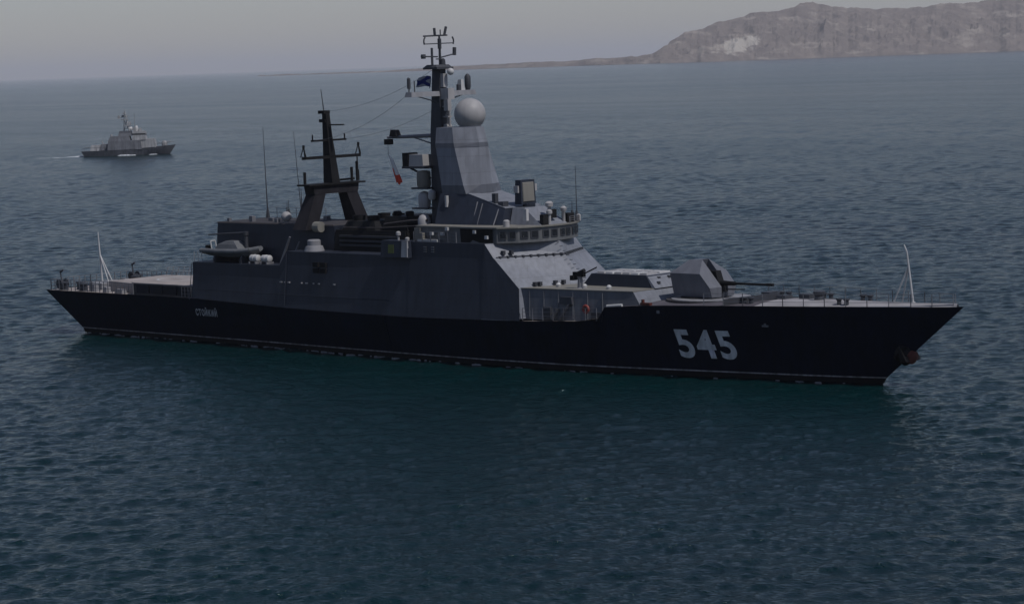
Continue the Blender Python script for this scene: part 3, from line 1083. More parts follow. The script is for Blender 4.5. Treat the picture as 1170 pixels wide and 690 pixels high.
MB().box(.35, .95, 2.4, 2.9, 23.15, 24.1, .1, .1, .1, .1).build('navigation_radar', M['white'], mast)
mb = MB()
mb.box(-.25, 1.5, -1.2, .9, 25.1, 25.28)
mb.box(-.2, 1.4, -1.15, .8, 25.28, 25.5, .2, .2, .2, .2)
mb.build('mast_platform', M['dark'], mast)
mb = MB()
mb.tube((.75, 0, 25.4), (.75, 0, 28.1), .13, .09)
mb.tube((.75, 0, 26.9), (.75, 0, 27.8), .17, .17)
mb.tube((.75, -2.0, 28.05), (.75, 1.0, 28.1), .07)
mb.tube((.75, -.55, 28.1), (.75, -.6, 28.75), .12)
mb.tube((.75, .65, 28.1), (.75, .9, 28.85), .12)
mb.tube((.75, .15, 28.1), (.75, .15, 28.6), .05)
mb.tube((.75, -1.9, 27.35), (.75, 1.75, 27.4), .045)
for y0 in (-1.9, 1.75):
    mb.path([(.75, y0, 27.3), (.75, y0 * 1.04, 27.55), (.75, y0 * 1.02, 27.75), (.75, y0 * .95, 27.95)], .07)
mb.tube((.75, -1.9, 26.25), (.75, -.3, 26.2), .06)
mb.tube((.75, .2, 26.15), (.75, 2.0, 26.45), .06)
mb.tube((.75, -1.0, 25.5), (.75, -1.0, 27.0), .11)
mb.tube((.75, 1.85, 26.3), (.75, 1.9, 27.0), .17)
mb.lathe((.75, -2.1, 26.05), [(.2, 0), (.24, .2), (.2, .4)], 10)
mb.tube((.75, -.5, 26.0), (.75, .5, 26.0), .05)
mb.lathe((1.0, .1, 25.5), [(.25, 0), (.2, .45), (.1, .5)], 10)
mb.build('pole_mast', M['dark'], mast)
gf = MB()
gf.tube((-.1, -.2, 19.2), (-6.1, -.2, 19.05), .2, .12)
gf.tube((-.1, -.2, 18.4), (-3.0, -.2, 19.1), .07)
gf.build('signal_gaff', M['metal'], mast)
MB().box(-5.5, -4.6, -.6, .1, 19.15, 19.75, .1, .2, .1, .1).box(-6.3, -5.6, -.5, 0, 18.4, 18.9).build('gaff_camera', M['black'], mast)
mb = MB()
mb.path([(-6.1, -.2, 19.0), (-6.1, -.2, 17.4)], .02)
mb.build('halyard', M['dark'], mast)
mb = MB()
for a, b in (((.2, -3.6, 23.0), (-14.1, -2.0, 18.85)), ((.2, 3.4, 23.0), (-14.1, 2.0, 18.85)), ((.3, 0, 25.3), (-14.5, 0, 21.5))):
    a, b = Vector(a), Vector(b)
    pts = [a.lerp(b, i / 8) - Vector((0, 0, .8 * (1 - (2 * i / 8 - 1) ** 2))) for i in range(9)]
    mb.path(pts, .016, 4)
mb.build('wire_aerial', M['metal'], mast)
# sensors stacked on the aft side of the tower
mb = MB()
mb.box(-2.9, .1, -1.7, -.1, 16.3, 16.5)
mb.box(-1.9, .1, -1.6, -.2, 14.45, 14.6)
mb.box(-1.9, .1, -1.6, -.2, 12.65, 12.8)
mb.tube((-2.6, -.9, 16.3), (-.1, -.9, 15.4), .1)
mb.build('sensor_platform', M['dark'], mast)
e1 = MB().box(-2.2, -.4, -1.5, -.3, 16.5, 17.55, .05, .1, .05, .05).build('jammer', M['dome'], mast)
MB().box(-2.95, -2.22, -1.55, -.3, 16.5, 17.7).build('array_panel', M['black'], e1)
MB().lathe((-.85, -1.0, 14.6), [(.55, 0), (.64, .2), (.64, 1.1), (.6, 1.45), (.3, 1.5)], 14).build('warning_receiver', M['tan'], mast, True)
MB().lathe((-.85, -1.0, 12.8), [(.5, 0), (.56, .3), (.56, 1.1), (.35, 1.35), (.1, 1.45)], 16).build('communication_dome', M['dome'], mast, True)
MB().lathe((.2, -2.2, 10.3), [(.5, 0), (.58, .6), (.58, 1.5), (.4, 1.85), (.1, 2.0)], 16).build('satellite_radome', M['dome'], mast, True)
MB().lathe((.3, -1.2, 13.5), [(.25, 0), (.35, .2), (.35, .7), (.1, .9)], 12).build('beacon', M['white'], mast, True)

# ---- aft mast: splayed portal, platform, tapered pole with two yards
am = MB()
X0 = -14.0
def leg(sgn):
    am.loft([[(X0 - 1.1, sgn * 4.2, 10.7), (X0 + .7, sgn * 4.2, 10.7), (X0 + .7, sgn * 2.7, 10.7), (X0 - 1.1, sgn * 2.7, 10.7)],
             [(X0 - .65, sgn * 2.75, 13.9), (X0 + .55, sgn * 2.75, 13.9), (X0 + .55, sgn * 1.35, 13.9), (X0 - .65, sgn * 1.35, 13.9)]])
leg(-1)
leg(1)
am.box(X0 - .68, X0 + .58, -2.78, 2.78, 13.903, 14.7, 0, 0, -.15, -.15)
aftmast = am.build('aft_mast', M['mastblack'], ship)
MB().box(X0 - .9, X0 + .8, -3.6, 3.6, 14.703, 14.86).build('mast_platform', M['black'], aftmast)
pm = MB()
pm.loft([[(X0 - .6, -.5, 14.86), (X0 + .6, -.5, 14.86), (X0 + .6, .5, 14.86), (X0 - .6, .5, 14.86)],
         [(X0 - .7, -.28, 19.4), (X0 + .0, -.28, 19.4), (X0 + .0, .28, 19.4), (X0 - .7, .28, 19.4)],
         [(X0 - .7, -.25, 21.3), (X0 - .2, -.25, 21.3), (X0 - .2, .25, 21.3), (X0 - .7, .25, 21.3)]])
pm.box(X0 - 1.0, X0 - .2, -.4, .2, 20.5, 20.8)
pm.box(X0 - 1.1, X0 - .3, -.4, .4, 21.3, 21.6)
pole = pm.build('pole', M['black'], aftmast)
yd = MB()
yd.box(X0 - .1, X0 + .3, -3.6, 3.6, 17.15, 17.42)
yd.box(X0 - .4, X0, -2.1, 2.1, 18.75, 18.92)
for y in (-3.5, 3.5):
    for a in range(3):
        yd.tube((X0 + .1 + .3 * math.cos(a * 2.1), y + .3 * math.sin(a * 2.1), 17.4), (X0 + .1, y, 18.35), .05)
    yd.lathe((X0 + .1, y, 18.2), [(.12, 0), (.12, .3)], 8)
for y in (-2.05, 2.05):
    yd.tube((X0 - .2, y, 18.9), (X0 - .2, y, 19.4), .07)
for y, h in ((-3.4, 1.1), (2.6, 1.3), (3.3, 1.8), (3.4, 1.0)):
    yd.tube((X0, y, 14.9), (X0, y, 14.9 + h), .14)
yd.tube((X0 + .3, 3.0, 14.9), (X0 + .3, 3.1, 17.2), .06)
yd.box(X0 + .1, X0 + 1.8, -.1, .2, 20.2, 20.32)
yd.tube((X0 - 2.6, 2.9, 14.9), (X0, 2.9, 15.1), .1)
yd.build('yardarm', M['black'], aftmast)
MB().tube((X0 - .7, 0, 21.5), (X0 - 1.0, 0, 23.6), .06, .03).build('topmast_whip', M['dark'], aftmast)
MB().lathe((-12.6, -3.6, 11.0), [(.5, 0), (.5, .8)], 12, (1, 0, 0)).build('fire_hose_reel', M['tan'], hg)

# ---- whip antennas
def whip(p, q, r=.06):
    mb = MB()
    mb.lathe(p, [(.2, 0), (.16, .5), (.09, .9)], 8)
    mb.tube(p, q, r, .02, 6)
    mb.build('whip_antenna', M['dark'], ship)
whip((-26.1, 2.6, 11.2), (-26.3, 2.6, 20.0), .07)
whip((-21.2, 2.6, 11.2), (-21.9, 2.6, 19.6), .05)
whip((13.0, 3.9, 11.5), (13.0, 3.9, 16.3), .05)
whip((12.2, 4.2, 11.5), (12.2, 4.2, 13.2), .05)
whip((-21.7, 1.2, 11.2), (-21.7, 1.2, 12.9), .06)
whip((-22.8, 2.4, 11.2), (-22.8, 2.4, 13.0), .06)
whip((-20.5, 2.0, 11.2), (-20.5, 2.0, 14.2), .1)

# ---- fire control radar and domes on the bridge roof
fc = MB()
fc.loft([[(10.35, -1.9, 11.5), (13.8, -1.7, 11.5), (13.8, 1.7, 11.5), (10.35, 1.9, 11.5)],
         [(10.4, -1.5, 12.95), (11.6, -1.3, 12.95), (11.6, 1.3, 12.95), (10.4, 1.5, 12.95)]])
fcb = fc.build('director_base', M['grey'], ship)
mb = MB()
mb.lathe((10.95, 0, 12.95), [(.55, 0), (.55, .3)], 16)
mb.box(10.15, 10.95, -.95, .9, 13.2, 15.3, .08, .08, .04, .04)
mb.build('fire_control_radar', M['side'], fcb)
MB().loft([[(10.93, -.75, 13.4), (10.93, .7, 13.4), (10.86, .7, 15.1), (10.86, -.75, 15.1)], [(11.02, -.7, 13.45), (11.02, .65, 13.45), (10.95, .65, 15.05), (10.95, -.7, 15.05)]]).build('array_face', M['tan'], fcb)
MB().box(10.2, 10.7, -1.12, -.96, 14.2, 14.8).build('tracking_camera', M['dome'], fcb)
MB().box(10.4, 10.85, .92, 1.2, 14.3, 14.9).build('tracking_camera', M['dome'], fcb)
mb = MB()
mb.lathe((13.2, .1, 12.5), [(.15, 0), (.15, .45), (.33, .5), (.36, .8), (.15, .95)], 14)
mb.lathe((14.0, -.8, 11.6), [(.14, 0), (.14, .75), (.26, .85), (.26, 1.1), (.1, 1.2)], 14)
mb.lathe((13.6, 1.5, 11.5), [(.14, 0), (.14, .9), (.26, 1.05), (.28, 1.3), (.1, 1.45)], 14)
mb.lathe((13.2, 3.9, 11.5), [(.2, 0), (.2, .5), (.1, .6)], 12)
mb.lathe((12.0, -4.1, 11.5), [(.28, 0), (.28, .5), (.15, .6)], 12)
mb.build('optical_sensor', M['dome'], br, True)
mb = MB()
mb.box(13.6, 14.0, -1.6, -.9, 11.5, 12.4)
mb.box(13.0, 13.7, 1.9, 2.8, 11.5, 12.3)
mb.box(13.2, 13.6, -.2, .6, 12.0, 12.75)
mb.build('sensor_mount', M['black'], br)
MB().box(12.3, 12.7, -2.3, -2.0, 11.9, 12.9).build('warning_plate', M['white'], br)
rail('bridge_roof_rail', [(14.2, 1.6, 11.5), (13.6, 3.5, 11.5), (12.4, 4.8, 11.5)], .55, 1.0, br)

# ---- forward deckhouse with the vertical launcher
dh = MB().loft([[(14.6, -5.95, 3.9), (21, -5.35, 3.9), (28.1, -4.7, 3.9), (28.1, 4.7, 3.9), (21, 5.35, 3.9), (14.6, 5.95, 3.9)],
                [(14.6, -5.85, 6.45), (21, -5.25, 6.45), (26.4, -4.65, 6.45), (26.4, 4.65, 6.45), (21, 5.25, 6.45), (14.6, 5.85, 6.45)]]).build('forward_deckhouse', M['wall'], ship)
MB().loft([[(28.115, -4.69, 3.95), (28.115, 4.69, 3.95), (26.415, 4.64, 6.44), (26.415, -4.64, 6.44)], [(28.15, -4.69, 3.95), (28.15, 4.69, 3.95), (26.45, 4.64, 6.44), (26.45, -4.64, 6.44)]]).build('deckhouse_lit_front', M['grey'], dh)  # lit copy of the deckhouse grey, laid over its sunlit front
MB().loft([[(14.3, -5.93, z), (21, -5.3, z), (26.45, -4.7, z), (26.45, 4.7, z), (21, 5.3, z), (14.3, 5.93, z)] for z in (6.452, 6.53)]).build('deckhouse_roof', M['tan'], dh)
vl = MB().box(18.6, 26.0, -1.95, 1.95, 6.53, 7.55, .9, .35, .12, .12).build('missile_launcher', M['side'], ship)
# launcher front plate in the paler grey, sunlight put into its colour
MB().loft([[(26.2, -1.95, 6.53), (26.2, 1.95, 6.53), (25.47, 1.83, 7.6), (25.47, -1.83, 7.6)], [(26.55, -1.95, 6.53), (26.55, 1.95, 6.53), (25.55, 1.83, 7.6), (25.55, -1.83, 7.6)]]).build('lit_front_plate', M['grey'], vl)
for k in range(6):
    for s in (-1, 1):
        x = 19.9 + k * .93
        y = s * .85
        MB().box(x, x + .8, y - .72, y + .72, 7.552, 7.7, .05, .05, .05, .05).build('hatch', M['dome'] if (k + s) % 3 else M['white'], vl)
mb = MB()
for x, y, z in ((25.75, -.6, 7.25), (25.8, .7, 7.25), (26.15, -1.1, 6.9), (25.75, 1.4, 7.3)):
    mb.box(x, x + .16, y - .16, y + .16, z - .14, z + .14)
mb.build('lifting_lug', M['dark'], vl)
mb = MB()
for x in (17.6, 20.5, 23.2):
    mb.lathe((x, -3.9, 6.53), [(.2, 0), (.24, .2), (.1, .35)], 10)
mb.build('roof_fitting', M['white'], dh, True)
# deckhouse side fittings
mb = MB()
for x in (15.9, 17.4, 18.9, 20.4, 21.9, 23.4):
    y = float(np.interp(x, [14.6, 21, 28.1], [5.95, 5.35, 4.7]))
    mb.box(x, x + .07, -y - .06, -y + .12, 4.1, 6.3, 0, 0, .09, 0)
mb.build('wall_stiffener', M['wall'], dh)
mb = MB()
mb.box(19.2, 20.6, -5.65, -5.4, 5.3, 5.9, .1, .1)
mb.box(17.5, 18.3, -5.85, -5.6, 4.0, 5.0)
mb.box(22.4, 23.6, -5.35, -5.15, 4.0, 4.7)
mb.tube((19.4, -5.95, 4.0), (20.2, -5.55, 5.3), .13)
mb.tube((18.6, -6.0, 4.0), (19.0, -5.7, 4.9), .18)
mb.build('wall_locker', M['dark'], dh)
rail('walkway_rail', [(15.6, -6.35, 3.82), (20, -6.1, 3.97), (23.3, -5.7, 4.05)], 1.05, 1.0)
MB().box(27.3, 28.3, -4.85, -4.5, 5.45, 5.65).box(27.4, 27.55, -4.8, -4.55, 5.65, 5.9).build('fire_hydrant', M['rust'], dh)
MB().tube((24.3, -5.5, 5.3), (25.8, -5.35, 5.42), .13).build('rolled_tarpaulin', M['white'], ship)

# lifebuoy hanging on the deckhouse wall (thing)
def torus(c, R0, r, n=20, k=8, axis='y'):
    mb = MB()
    rings = []
    for i in range(n + 1):
        a = 2 * math.pi * i / n
        ring = []
        for j in range(k):
            b = 2 * math.pi * j / k
            rr = R0 + r * math.cos(b)
            ring.append((c[0] + rr * math.cos(a), c[1] + r * math.sin(b), c[2] + rr * math.sin(a)))
        rings.append(ring)
    return mb.loft(rings, cap=False)
lb = torus((0, 0, 0), .29, .11).build('lifebuoy', M['lifebuoy'], None, True)
lb.location = (21.9, -5.42, 4.95)
tag(lb, 'red lifebuoy hung on the grey deckhouse wall below the machine gun', 'lifebuoy')

# ---- machine gun on the deckhouse roof
mg = MB()
mg.lathe((20.4, -4.3, 6.53), [(.4, 0), (.25, .1), (.2, .9), (.26, 1.0)], 12)
pg = mg.build('machine_gun', M['metal'], ship)
mb = MB()
mb.box(19.7, 20.9, -4.45, -4.15, 7.5, 7.9)
mb.box(19.5, 19.9, -4.6, -4.0, 7.2, 7.6)
mb.tube((20.8, -4.3, 7.75), (22.3, -4.35, 8.35), .06)
mb.tube((20.0, -4.3, 7.7), (20.9, -4.3, 8.05), .17)
mb.build('gun_barrel', M['black'], pg)

# ---- main gun
def turret():
    mb = MB()
    S = -1
    b0 = [(27.9, 1.55), (32.1, 1.7), (32.1, .5)]
    def P(x, y, z, s):
        return (x, s * y, z)
    for s in (-1, 1):
        A = P(28.05, 1.35, 5.95, s); B = P(32.1, 1.45, 5.9, s); Cc = P(31.15, 1.8, 7.85, s); D = P(28.0, 1.75, 7.85, s)
        Ff = P(32.12, 1.75, 6.72, s)
        Ar = P(29.0, .45, 8.85, s); Af = P(30.35, .42, 8.92, s)
        N1 = P(32.3, .42, 6.72, s); N0 = P(32.28, .42, 5.9, s)
        mb.quad(A, B, Ff, Cc, D)                 # side
        mb.quad(D, Cc, Af, Ar)                   # side roof
        mb.quad(Cc, Ff, N1, Af)                  # sloped front
        mb.quad(Ff, B, N0, N1)                   # lower front
        mb.quad(P(27.9, 0, 5.95, s), A, D, P(28.0, 0, 7.85, s))
        mb.quad(P(28.0, 0, 7.85, s), D, Ar, P(29.0, 0, 8.85, s))
        mb.quad(P(29.0, 0, 8.85, s), Ar, Af, P(30.35, 0, 8.92, s))
        # slot walls
        mb.quad(Af, N1, N0, P(31.0, .42, 5.9, s), P(30.0, .42, 8.0, s))
        mb.quad(P(30.35, .42, 8.92, s), P(30.0, .42, 8.0, s), P(30.0, 0, 8.0, s), P(30.35, 0, 8.92, s))
        mb.quad(P(30.0, .42, 8.0, s), P(31.0, .42, 5.9, s), P(31.0, 0, 5.9, s), P(30.0, 0, 8.0, s))
        mb.quad(A, B, N0, P(31.0, .42, 5.9, s), P(31, 0, 5.9, s), P(27.9, 0, 5.95, s))
    return mb
tg = turret().build('gun_turret', M['turret'], ship, False, True)
mb = MB()
mb.tube((30.6, 0, 7.0), (33.4, 0, 7.0), .3, .16, 14)
mb.tube((33.4, 0, 7.0), (37.2, 0, 7.02), .11, .085, 12)
mb.tube((36.6, 0, 7.02), (37.25, 0, 7.02), .12, .12, 12)
mb.tube((32.4, 0, 6.5), (34.3, .05, 6.55), .05)
mb.box(30.8, 32.25, -.36, .36, 6.2, 8.0, .2, .6)
mb.build('gun_barrel', M['black'], tg)
MB().lathe((30.2, 0, 5.803), [(2.0, 0), (1.9, .12)], 32).build('base_ring', M['black'], tg, True)
MB().lathe((30.6, 0, 5.45), [(3.5, 0), (3.5, .3)], 32).build('barbette', M['darkdeck'], ship)
MB().lathe((30.9, 0, 5.752), [(3.3, 0), (3.3, .05)], 36).build('barbette_top', M['yard'], ship)
mb = MB()
mb.box(32.1, 32.4, -.3, .3, 5.9, 6.3)
mb.build('ejector_port', M['dark'], tg)

# ---- foredeck gear
mb = MB()
for x, y in ((36.2, -2.5), (36.2, 2.5), (44.8, -1.6), (44.8, 1.6), (40.6, 2.2)):
    _, z = lerp_tab(x, DECK)
    for e in (0, .7):
        mb.lathe((x + e, y, z - .08), [(.3, 0), (.18, .08), (.18, .5), (.27, .56), (.27, .66)], 12)
mb.build('bollard', M['dark'], ship, True)
mb = MB()
mb.lathe((41.6, .2, 5.75), [(.6, 0), (.45, .15), (.36, .5), (.5, .8), (.5, .9)], 16)
mb.box(39.4, 40.4, .5, 1.5, 5.7, 6.3)
mb.box(37.6, 38.6, -.3, .9, 5.7, 6.2, .1, .1, .1, .1)
mb.box(35.4, 36.2, .8, 2.2, 5.6, 6.3)
mb.build('windlass', M['dark'], ship)
mb = MB()
for i in range(26):
    x = 42.2 + i * .28
    mb.box(x, x + .2, -.12 + .06 * (i % 2), .12 + .06 * (i % 2) - .06, 5.9, 6.0)
mb.build('anchor_chain', M['dark'], ship)
# V-shaped breakwater
mb = MB()
for s in (-1, 1):
    mb.loft([[(35.2, s * 3.9, 5.6), (37.6, 0, 5.62), (37.6, 0, 6.4), (35.2, s * 3.9, 6.15)], [(35.12, s * 3.9, 5.6), (37.5, 0, 5.62), (37.5, 0, 6.4), (35.12, s * 3.9, 6.15)]])
mb.build('breakwater', M['dark'], ship)
for s in (-1, 1):
    pts = []
    for X in (33.5, 37, 40.5, 44, 47.5, 51, 54.3):
        y, z = lerp_tab(X, DECK)
        pts.append((X, s * max(y - .12, .05), z - .03))
    rail('bow_rail', pts, 1.0, 1.75, r=.034)
js = MB()
js.tube((50.6, 0, 5.95), (50.1, 0, 10.0), .09, .06)
js.tube((50.1, 0, 10.0), (49.85, 0, 10.55), .06, .05)
js.tube((48.95, -.35, 5.95), (50.2, 0, 8.9), .06)
js.tube((48.95, .9, 5.95), (50.2, 0, 8.9), .06)
js.lathe((50.6, 0, 5.92), [(.3, 0), (.15, .25)], 10)
js.build('jackstaff', M['white'], ship)
# hull-side fittings on the bow
mb = MB()
y = hull_y(38.6, 4.0)
mb.box(38.4, 39.0, -y - .08, -y + .1, 4.0, 4.15)
mb.box(38.6, 38.8, -y - .08, -y + .1, 4.1, 4.3)
y = hull_y(29.2, 5.0)
mb.box(29.1, 29.35, -y - .06, -y + .1, 4.85, 5.1)
mb.build('fairlead', M['metal'], hull)
# bow anchor housed at the stem
mb = MB()
mb.lathe((49.6, 0, 2.12), [(.4, 0), (.75, .15), (.8, .5), (.55, .75)], 16, (.95, -.1, -.3))
mb.box(49.9, 50.5, -.95, .95, 1.6, 2.0, .1, .1, .2, .2)
for s in (-1, 1):
    mb.loft([[(50.0, s * .75, 1.65), (50.5, s * .75, 1.65), (50.5, s * 1.05, 1.7), (50.0, s * 1.05, 1.7)], [(49.7, s * .8, 2.7), (49.9, s * .8, 2.7), (49.9, s * .95, 2.7), (49.7, s * .95, 2.7)]])
an = mb.build('anchor', M['boot'], ship, False, True)
MB().lathe((50.05, 0, 2.0), [(.45, .1), (.58, .3), (.5, .55), (.2, .66)], 16, (.95, -.1, -.3)).build('anchor_crown', M['rust'], an, True)
mb = MB()
mb.lathe((49.3, 0, 2.35), [(.75, 0), (.8, .3), (.55, .6)], 18, (.87, 0, -.5))
mb.build('hawse_bolster', M['black'], an, True)

# ------------------------------------------------------------------ flags (things)
def saltire(n, b):
    uv = n.nodes.new('ShaderNodeTexCoord')
    sx = n.nodes.new('ShaderNodeSeparateXYZ')
    n.links.new(uv.outputs['UV'], sx.inputs[0])
    d1 = math_node(n, 'ABSOLUTE', math_node(n, 'SUBTRACT', sx.outputs[0], sx.outputs[1]))
    d2 = math_node(n, 'ABSOLUTE', math_node(n, 'SUBTRACT', math_node(n, 'ADD', sx.outputs[0], sx.outputs[1]), 1.0))
    mn = math_node(n, 'MINIMUM', d1, d2)
    k = math_node(n, 'LESS_THAN', mn, 0.19)
    n.links.new(mixc(n, k, (0.26, 0.27, 0.30), (0.010, 0.02, 0.13)), b.inputs['Base Color'])
def tricolour(n, b):
    uv = n.nodes.new('ShaderNodeTexCoord')
    sx = n.nodes.new('ShaderNodeSeparateXYZ')
    n.links.new(uv.outputs['UV'], sx.inputs[0])
    k = math_node(n, 'GREATER_THAN', math_node(n, 'ADD', sx.outputs[0], math_node(n, 'MULTIPLY', sx.outputs[1], 0.3)), 0.6)
    n.links.new(mixc(n, k, (0.60, 0.06, 0.03), (0.66, 0.64, 0.6)), b.inputs['Base Color'])
def flag(name, label, fn, mat, nu=24, nv=14, thick=0.012):
    me = bpy.data.meshes.new(name)
    vs, fs_, uvs = [], [], []
    for i in range(nu + 1):
        for j in range(nv + 1):
            u, v = i / nu, j / nv
            vs.append(fn(u, v))
            uvs.append((u, v))
    for i in range(nu):
        for j in range(nv):
            a = i * (nv + 1) + j
            fs_.append((a, a + nv + 1, a + nv + 2, a + 1))
    me.from_pydata(vs, [], fs_)
    ul = me.uv_layers.new(name='UVMap')
    for lp in me.loops:
        ul.data[lp.index].uv = uvs[lp.vertex_index]
    for p in me.polygons:
        p.use_smooth = True
    me.materials.append(mat)
    o = bpy.data.objects.new(name, me)
    col.objects.link(o)
    sm = o.modifiers.new('thickness', 'SOLIDIFY')
    sm.thickness = thick
    return tag(o, label, 'flag')
fl = flag('flag', 'white naval flag with blue diagonal cross flying at the main mast', lambda u, v: (-.02 - 1.65 * u, -.75 + .30 * math.sin(u * 7 + v) + .14 * math.sin(u * 15 + v * 3), 23.4 + 1.1 * v + .35 * u * (1 - v) - .25 * u * v + .12 * math.sin(u * 6)), cloth_mat('saltire_cloth', saltire))
fl2 = flag('flag', 'white and red flag hanging limp below the signal gaff', lambda u, v: (-6.15 + .95 * (1 - u) + .62 * v, -.2 + .2 * math.sin(v * 14 + u * 2) * (.3 + .7 * (1 - u)), 17.4 - 2.5 * (1 - u) - .25 * v * u + .15 * math.sin(v * 7)), cloth_mat('courtesy_cloth', tricolour))

# ================================================================== PATROL BOAT
px, py = polar(-0.0, 1)
pb = thing('patrol_boat', 'small grey patrol boat under way in the distance behind the corvette', 'patrol boat', (-493.3, 358.3, WL), th + R(2))
PH = MB()
rg = []
for x, w, zt, wb, xb in ((-15.0, 2.6, 1.75, 2.2, -14.0), (-10, 3.0, 1.8, 2.6, -9.6), (-6.3, 3.2, 1.85, 2.8, -6.2), (0, 3.2, 2.0, 2.8, 0), (5, 3.0, 2.3, 2.5, 5), (9, 2.4, 2.55, 1.7, 8.6), (12.5, 1.3, 2.75, .7, 11.6), (15.4, .06, 3.0, .05, 13.4)):
    rg.append([(x, -w, zt), (xb, -wb, 0), (xb, 0, -1.2), (xb, wb, 0), (x, w, zt)])
PH.loft(rg)
PH.build('hull', M['patrol_dark'], pb, True)
ph = MB()
ph.box(-6.4, 4.7, -3.1, 3.1, 1.9, 4.9, .3, .4, .15, .15)
ph.box(-6.2, 1.0, -2.4, 2.4, 4.9, 6.3, .8, .3, .2, .2)
ph.box(-9.0, -6.4, -1.8, 1.8, 1.9, 3.9, .4, 0, .2, .2)
ph.box(-3.0, 1.9, -2.0, 2.0, 6.3, 7.2, .4, 0, .2, .2)
house = ph.build('deckhouse', M['patrol'], pb)
MB().box(4.4, 9.2, -2.4, 2.4, 2.3, 5.2, 0, .5, .2, .2).build('forward_house', M['patrol_light'], pb)  # paler grey paints the sunlight on this front block
b2 = MB().box(1.6, 6.0, -2.4, 2.4, 4.9, 7.7, .2, .25, .2, .2).build('bridge', M['patrol_light'], pb)  # same paler grey, brightness of the lit front in the colour
MB().box(1.75, 6.0, -2.3, 2.3, 6.5, 7.0, 0, .06, .02, .02).build('window_band', M['glass'], b2)
mb = MB()
mb.box(-3.0, 1.5, -1.7, 1.7, 6.3, 7.9, .5, .3, .3, .3)
mb.build('mast_house', M['patrol_dark'], pb)
mb = MB()
for s in (-1, 1):
    mb.tube((.8, s * .8, 7.0), (-.6, s * .15, 14.2), .24, .16)
mb.tube((-1.2, 0, 7.6), (-.7, 0, 14.8), .16, .1)
mb.tube((-.6, -1.9, 12.6), (-.6, 1.9, 12.6), .12)
mb.tube((-2.4, 0, 12.2), (.8, 0, 12.7), .1)
mb.box(-1.9, .3, -.8, .8, 11.4, 11.7)
mb.box(-1.2, -.4, -1.2, 1.2, 13.3, 13.8)
for z in (8.6, 9.6, 10.6):
    mb.box(-1.25, -.0, -.5, .5, z, z + .16)
mb.tube((-1.2, .5, 7.6), (-.1, .2, 11.4), .09)
mb.tube((.6, .5, 7.6), (-1.0, .2, 11.4), .09)
mb.box(-3.0, -2.3, -.4, .4, 11.9, 12.9)
mb.box(.5, 1.4, -.5, .5, 9.6, 10.9, .2, .3, .1, .1)
mb.tube((2.4, -.8, 7.2), (2.5, -.8, 13.5), .09)
mb.box(-1.7, -.9, -.6, .6, 12.3, 13.0)
mb.box(-.6, .6, -.9, .9, 9.4, 9.7)
mb.box(1.9, 2.6, -1.5, -.7, 7.7, 8.9)
mb.box(3.6, 4.6, -.6, .6, 7.7, 8.7, .1, .1)
mb.build('mast', M['patrol_light'], pb, False, True)
MB().lathe((1.0, 0, 8.1), [(.7, 0), (.8, .5), (.5, 1.0), (.1, 1.2)], 14).lathe((2.9, .3, 7.7), [(.6, 0), (.6, 1.0), (.4, 1.6), (.1, 1.8)], 14).build('radar_dome', M['white'], pb, True)
mb = MB()
mb.lathe((11.7, 0, 2.7), [(.9, 0), (.9, .8), (.6, 1.6), (.2, 1.7)], 14)
mb.tube((11.9, 0, 3.9), (14.0, 0, 4.1), .1)
mb.build('gun', M['patrol_light'], pb)
mb = MB()
mb.box(-12.2, -8.8, -1.4, 1.4, 1.8, 3.7, .3, .3, .3, .3)
mb.tube((-7.6, 0, 1.9), (-8.4, 0, 5.0), .3, .15)
mb.tube((-5.2, 0, 5.6), (-5.3, 0, 7.0), .4, .3)
mb.build('aft_gear', M['patrol_light'], pb)
mb = MB()
for s in (-1, 1):
    pts = [(-14.6, s * 2.5, 1.8), (-10, s * 2.9, 1.85), (-6.6, s * 3.0, 1.9)]
    for a, b in zip(pts[:-1], pts[1:]):
        mb.tube(Vector(a) + Vector((0, 0, 1)), Vector(b) + Vector((0, 0, 1)), .06)
        mb.tube(a, Vector(a) + Vector((0, 0, 1)), .06)
    pts = [(9, s * 2.2, 2.6), (12.5, s * 1.2, 2.8), (15, s * .1, 3.0)]
    for a, b in zip(pts[:-1], pts[1:]):
        mb.tube(Vector(a) + Vector((0, 0, .9)), Vector(b) + Vector((0, 0, .9)), .05)
        mb.tube(a, Vector(a) + Vector((0, 0, .9)), .06)
mb.build('railing', M['patrol'], pb)

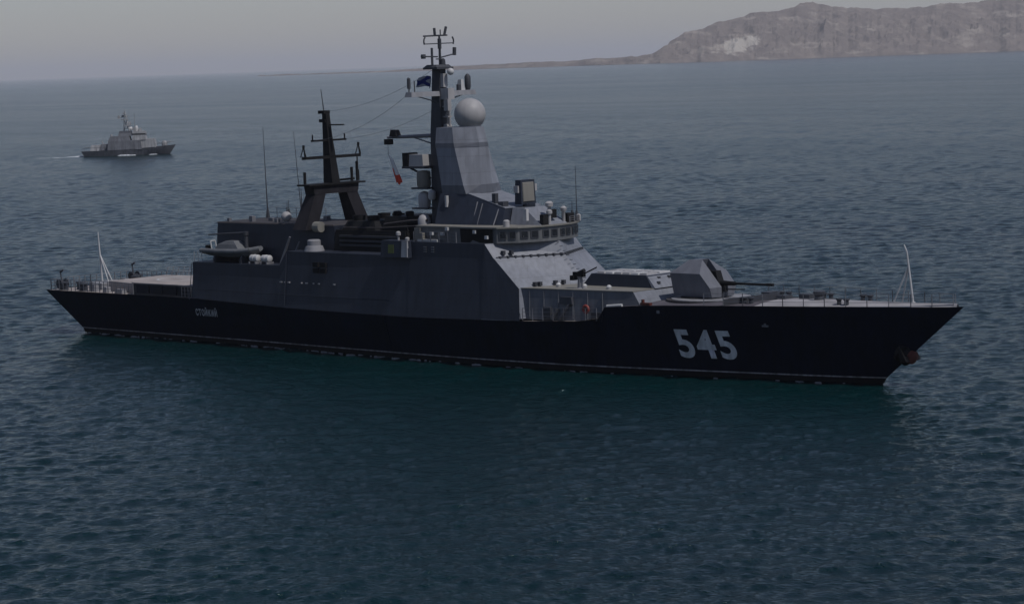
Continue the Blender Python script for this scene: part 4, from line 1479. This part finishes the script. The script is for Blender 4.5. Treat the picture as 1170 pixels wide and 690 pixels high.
# ------------------------------------------------------------------ foam
def foam_mat(k=1.0):
    m, n, b = new_mat('foam')
    c = ramp(n, noise(n, 1.2, 5, mapped(n)), [(0.35, (0.30 * k, 0.33 * k, 0.35 * k)), (0.65, (0.7 * k, 0.72 * k, 0.74 * k))])
    n.links.new(c, b.inputs['Base Color'])
    b.inputs['Roughness'].default_value = 1
    return m
FOAM = foam_mat()
FROTH = foam_mat(0.3)
def foam_patches(name, patches, mat=None):
    """low irregular mounds of froth lying on the water"""
    mb = MB()
    for (x, y, lx, ly, h, rz) in patches:
        n = 14
        rings = []
        for k, (s, z) in enumerate(((1.0, -.12), (.86, h * .55), (.5, h))):
            ring = []
            for i in range(n):
                a = 2 * math.pi * i / n
                w = 1 + .25 * math.sin(3 * a + x) + .18 * math.sin(5 * a + y * 2)
                px_, py_ = lx * s * w * math.cos(a), ly * s * w * math.sin(a)
                ring.append((x + px_ * math.cos(rz) - py_ * math.sin(rz), y + px_ * math.sin(rz) + py_ * math.cos(rz), WL + z))
            rings.append(ring)
        mb.loft(rings)
    o = mb.build(name, mat or FOAM, None, True, True)
    return tag(o, kind='stuff')
pt = []
hx, hy = math.cos(th + R(2)), math.sin(th + R(2))
def onboat(a, s):
    return (-493.3 + hx * a + hy * s, 358.3 + hy * a - hx * s)
for a, s, lx, ly, h in ((-.8, 3.1, 2.4, .45, .32), (1.6, 3.1, 1.0, .35, .2), (8.3, 2.3, 1.4, .3, .2), (-15.6, 0, 1.6, 1.0, .3), (-18.4, .3, 1.8, .8, .16), (-22.5, .5, 2.2, .6, .10), (-28, .5, 2.4, .5, .06)):
    x, y = onboat(a, s)
    pt.append((x, y, lx, ly, h, th + R(2)))
foam_patches('wake_foam', pt)
pt = []
for i in range(90):
    x = -46.5 + 58 * rng.random() ** 1.3
    pt.append((x, -hull_y(x, 0.02) - .12 - .22 * rng.random(), .10 + .38 * rng.random() ** 2, .04 + .05 * rng.random(), .05 + .06 * rng.random(), .15 * rng.normal()))
for i in range(24):
    x = 12 + 34 * rng.random()
    pt.append((x, -hull_y(x, 0.02) - .12 - .15 * rng.random(), .10 + .25 * rng.random(), .04, .05, .15 * rng.normal()))
foam_patches('hull_foam', pt, FROTH)
